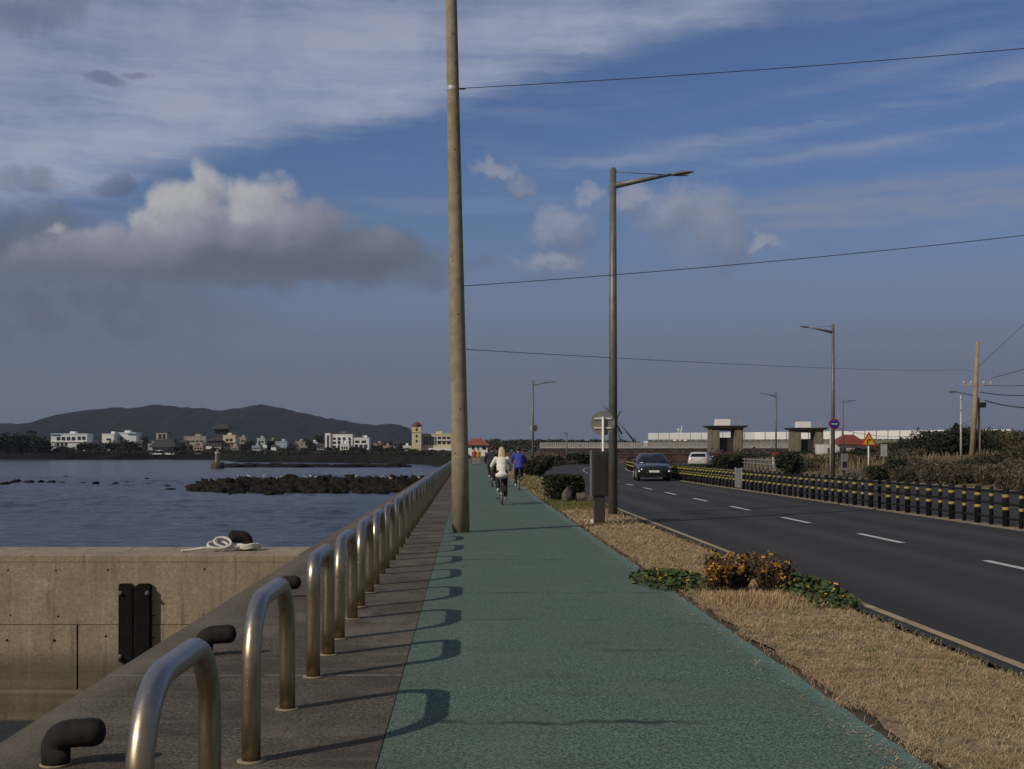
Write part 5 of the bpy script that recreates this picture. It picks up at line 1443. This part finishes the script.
bld(102,114,434.6,555,9,ww,'stepped white building with a teal-edged roof beside dark trees',((438.5,440.5,1,105.5,112),),None)
bld(114.5,136,433.4,562,10,bw,'taller bluish-white building joined to the stepped white one',((437.2,440,2,116,123),(442,446,3,120,134)),None,strips=((433.2,434.4,128,136.5,teal),))
bld(156,167,431.6,600,9,be,'grey-beige block with a dark flat roof rising behind low houses',((434,439,2,158,166),),drf,roofh=.7)
bld(152,174,447,528,8,ww,'low white house under a broad dark roof near the water',((448.3,450,3,153.5,172.5),),drf,roofh=3.4,over=1.2)
bld(184,206,437,590,8,be,'low wide beige building behind the far shore trees',((440.5,442,4,186,204),),None)
bld(206,222,441,555,8,dk,'dark house with white front pieces near the beacon',((446,449,2,208,216),),drf,roofh=1.6,strips=((446.4,449,205.5,212,ww),(447,449.5,214,221,ww)))
bld(215,226,429,620,8,dk,'dark tiered tower-like building with a pale top behind the yellow house',((431,434,2,216.5,224),),drf,roofh=2.4,over=2.2)
bld(223,235.5,436,558,8,cr_,'pale yellow house with a gabled front above the beacon',((438.5,441.5,2,225,233),(443.5,446.5,3,225,233.5)),None,strips=((442.2,443,223,235.5,be),))
bld(239.5,246,438,570,7,be,'small pale flat-roofed house just past the yellow one',((440,442,2,240.5,245.5),),None)
bld(257,265,439,565,7,mat('wall_teal', (.42,.52,.50), None, .8),'small greenish-white house with a white annex in front',((441,443,2,258,264),),None,strips=((445,448,258.5,267,ww),))
bld(275.5,287,442.2,540,8,gb,'plain pale blue-grey box building near the shore trees',(),None)
bld(271,276,446,535,6,ww,'tiny white shed next to the plain blue-grey box',(),drf,roofh=.8)
bld(295.5,306,442,600,7,be,'distant flat beige building between dark trees',(),None)
bld(340,349,444.5,527,7,ww,'low white annex in front of the long white hotel',((446.5,449,3,341,348),),None)
ho = bld(326,352.5,435.2,535,12,ww,'long white hotel with tall piers and a dark stepped roof',((437.5,439.8,4,332,351),(441.5,444,4,332,351),(445.5,448,4,332,351)),None)
bld(352.6,369,438.6,535.5,11,ww,'lower flat wing on the hotel end, white with big dark windows',((440.5,443,2,354,367),(444.5,448.2,3,354,368)),None)
random.seed(61)
tints = [be, ww, gb, mat('wall_tan', (.42,.35,.27), None, .8), mat('wall_rose', (.42,.30,.26), None, .8)]
for k, (px, w_, top, Y) in enumerate(((90,9,443.5,545),(140.5,8,441.5,560),(148,7,444.5,540),(178.5,8,442.5,560),(193,10,446.3,535),(231,7,446.8,530),(248.5,6,440.5,580),(252,8,446.5,535),(267.5,7,441,585),(289.5,8,445.6,545),(299,7,446.5,535),(309.5,8,443.2,570),(317,9,446.2,540),(374,9,444.2,560),(383,8,446.6,540),(393,10,443.8,565),(403,8,446.6,530))):
    o_ = bld(px, px+w_, top, Y, 6, tints[k % 5], '', ((top+1.3, top+2.8, 3, px+.6, px+w_-.6),), drf if k % 3 == 0 else None, roofh=1.3)
    wc = ['beige', 'white', 'grey-blue', 'tan', 'rose'][k % 5]
    o_['label'] = 'small %s %s house %s' % (wc, 'dark-roofed' if k % 3 == 0 else 'flat-roofed', ['between the first two white blocks','just after the stepped white building','beside the grey-beige block','before the low wide beige building','in front of the low wide beige building','in front of the pale yellow house','behind the small pale flat house','between the yellow house and the greenish one','behind the plain blue-grey box','past the plain blue-grey box','below the distant beige building','between beige building and hotel','closest before the long white hotel','just past the hotel wing','second past the hotel wing','third past the hotel wing','last before the lookout tower'][k])
def addpart(o, name, m, px0, px1, ya, yb, Y, d0, d1):
    b = MB(); b.box((at(px0,450,Y).x-o.location.x,d0,at(0,yb,Y).z-o.location.z),(at(px1,450,Y).x-o.location.x,d1,at(0,ya,Y).z-o.location.z)); b.build(name, m, o)
addpart(ho,'end_tower',ww,325.2,330.6,433.2,450.5,535,-.8,-.15); addpart(ho,'tower_slit',M_win,327.2,329.1,435.5,449,535,-.9,-.79)
for px in (336.3,341.5,347.2): addpart(ho,'front_pier',ww,px,px+1.5,436.5,450,535,-.9,-.15)
addpart(ho,'roof',drf,330.7,358,432.2,434.0,535,1.5,10)
tb = bld(421.5,452,434.6,500,13,cr_,'cream seafront building with glazed front and yellow windows',((436.8,439.2,3,437,451),(441.6,444.2,3,437,451)),None,strips=((439.8,440.6,436,452,ww),))
addpart(tb,'glazing',mat('green_glass',(.05,.085,.085),(.035,.06,.065),.15),423,436,436.6,444.8,500,-.2,-.02); addpart(tb,'ground_floor',ww,421.5,452,448,452.5,500,-1.6,-.3)
for i in range(5): addpart(tb,'mullion',ww,423+2.9*i,423.35+2.9*i,436.6,444.8,500,-.26,-.201)
tw = thing('lookout_tower', (at(416.8,450,498).x, 498, .6), 'cream lookout tower with a dark red dome and arched windows', 'tower')
b = MB(); hw = 1.95; b.box((-hw,-hw,-1),(hw,hw,10.6)); b.build('shaft', cr_, tw, bevel=.1)
b = MB(); b.box((-hw-.3,-hw-.3,8.3),(hw+.3,hw+.3,8.6)); b.build('cornice', cr_, tw)
b = MB(); b.lathe([(hw*1.15,0),(hw*1.1,.5),(hw*.9,1.1),(hw*.55,1.7),(.15,2.05),(.05,2.5)], 20, (0,0,10.61)); b.build('dome', mat('dome_red', (.15,.035,.035), (.11,.03,.03), .6), tw)
for z in (4.2,6.2,8.9):
    b = MB(); b.prism([(-.45,z),(.45,z),(.45,z+.8),(.25,z+1.1),(-.25,z+1.1),(-.45,z+.8)], -hw-.08, -hw-.01); b.build('arched_window', M_win, tw)
rh = bld(466,487.5,445.2,330,8,ww,'white house with bright red hipped roof past the tall pole',((446,449.6,1,471.3,474.8),(446,449.6,1,477,479.3),(446,449.6,1,481.3,487)),mat('roof_orange', (.27,.08,.045), (.20,.06,.035), .75, scale=.8),roofh=1.9,over=.7,name='house',cat='house',base=-.3)
# wooded skyline far beyond the bridge
fw = MB(); random.seed(19)
for i in range(9000):
    px = random.uniform(486, 660) if random.random() < .8 else random.uniform(660, 1000)
    Y = random.uniform(560, 640); topy = 440.5+2.5*mnoise.noise(Vector((px*.11,0,0)))+1.2*mnoise.noise(Vector((px*.4,0,0)))+max(0,(px-600)*.05)
    zt = at(0, topy, Y).z; fw.leaf(((px-VX)/F*Y, Y, zt*random.random()**.45), random.uniform(.6,1.4), 0, .3)
tag(fw.build('far_woods', leafmat('far_wood_leaves', (.030,.036,.024), (.045,.050,.030))), 'dark distant wood along the skyline behind the bridge', 'wood', kind='stuff')

# ------------------------------------------------------------------ beacon, reef, rocks and birds
bc = thing('sea_beacon', (at(217.5,450,268).x, 268, -2.4), 'small pale beacon tower on a dark round base in the bay', 'beacon')
b = MB(); b.lathe([(1.55,-.6),(1.5,1.25),(1.35,1.3)], 20); b.build('base', mat('beacon_base', (.10,.08,.065), (.045,.04,.035), .9, scale=1), bc)
b = MB(); b.lathe([(.62,1.301),(.48,3.3),(.62,3.36),(.62,3.5),(.42,3.55)], 18); b.build('tower', mat('beacon_pink', (.68,.58,.53), (.55,.47,.43), .8, scale=.8), bc)
b = MB(); b.lathe([(.2,3.551),(.2,4.05),(.26,4.08),(.05,4.25)], 12); b.build('lantern', M_pale_metal, bc)
M_lava = mat('lava_rock', (.010,.0095,.010), (.024,.020,.016), .95, spec=.12, scale=1.4, detail=7, bmp=1.0, bscale=5, bdist=.08)
rf = MB(); random.seed(27)
for i in range(1900):
    px = random.uniform(195, 430); k = (px-195)/235
    fr = 110+4*mnoise.noise(Vector((px*.05,2,0)))+(6*(1-k*6) if k < .16 else 0); bk = fr+5+27*min(1, k*3.5)
    u_ = random.random()**.8; Y = fr+(bk-fr)*u_
    r = random.uniform(.2,.6)*(.8+.4*u_)
    zz = -2.45+(.10+.36*u_*min(1,.25+k*5))*(.6+.55*mnoise.noise(Vector((px*.13,Y*.15,0)))+.25*random.random())
    rf.ball((at(px,450,Y).x, Y, zz), (r*random.uniform(.8,1.5), r, r*random.uniform(.6,1.0)), 7, 5, jit=.75)
tag(rf.build('reef_rocks', M_lava), 'long jagged reef of black rocks lying across the bay', 'reef', kind='stuff')
sp_ = MB()
for i in range(150):
    px = random.uniform(228, 402); Y = 288+random.uniform(-3,5)
    r = random.uniform(.6,1.4); sp_.ball((at(px,450,Y).x, Y, -2.45+.25*random.random()), (r*1.8, r, r*.45), 8, 5, jit=.5)
tag(sp_.build('rock_spit', M_lava), 'thin low spit of dark rocks behind the reef', 'reef', kind='stuff')
random.seed(33)
for px, py, wpx, hpx, lab in ((4,483,12,2.2,'low dark sea rock at the very edge of the picture'),(16,481.5,11,3.4,'dark sea rock with a raised middle among the low ones'),(28,481.5,9,3,'dark sea rock joined to the flat row of rocks'),(42,481,6,2.6,'flat dark sea rock, first of the wider pair'),(52,481.5,8,2.8,'flat dark sea rock, second of the wider pair'),(62,482,4,1.8,'tiny dark sea rock past the wider pair'),(95.5,483,7,3.8,'lone rounded dark sea rock standing highest in open water'),(66,475.8,5,1.3,'small flat rock awash far out in the bay'),(82,482.3,4,1.2,'rock awash next to the lone rounded one'),(116,483,6,2,'small dark sea rock east of the lone rounded one'),(126,481.5,3,1.2,'speck of rock between the small sea rocks'),(145,484,6,2,'small dark sea rock nearer the reef'),(147.5,477.6,4,1.2,'distant small rock awash toward the reef'),(168,485,7,1.5,'flat rock awash just before the reef end'),(172,488,15,1.6,'long thin rock awash near the reef end')):
    Y = F*4.0/(py+1-450); b = MB(); k = Y/F
    for j in range(3): b.ball((random.uniform(-.25,.25)*wpx*k, random.uniform(-.4,.4), 0), (wpx*k*random.uniform(.3,.42), .8, hpx*k*random.uniform(.6,1.0)), 10, 7, jit=.45)
    o = b.build('sea_rock', M_lava); o.location = (at(px,450,Y).x, Y, -2.42); tag(o, lab, 'rock')
M_bird = mat('white_plumage', (.72,.72,.70), None, .8)
b = MB(); b.ball((0,0,.30), (.10,.20,.095), 10, 7); b.tube([(0,.16,.34),(0,.22,.46),(0,.24,.52)], [.05,.035,.03], 8); b.ball((0,.26,.54), (.045,.06,.045), 8, 6)
b.tube([(0,.30,.54),(0,.38,.525)], [.014,.003], 6); b.tube([(0,-.16,.30),(0,-.32,.27)], [.06,.015], 7)
for s_ in (-1,1): b.tube([(s_*.035,0,.22),(s_*.035,-.015,.11),(s_*.035,.0,0),(s_*.035,.05,0)], .009, 5); b.ball((s_*.085,-.03,.31), (.025,.19,.07), 8, 6)
bird = b.mesh('seabird', M_bird)
random.seed(44)
for i in range(16):
    px = random.uniform(235, 420); Y = 138+random.uniform(-3,3)
    o = bpy.data.objects.new('seabird', bird); COL.objects.link(o); o.location = (at(px,450,Y).x, Y, -1.72+random.uniform(-.1,.15)); o.rotation_euler.z = random.uniform(0,6.28); o.scale = (.72,)*3
    tag(o, 'one of the white seabirds resting along the reef crest', 'seabird', 'seabirds on the reef')
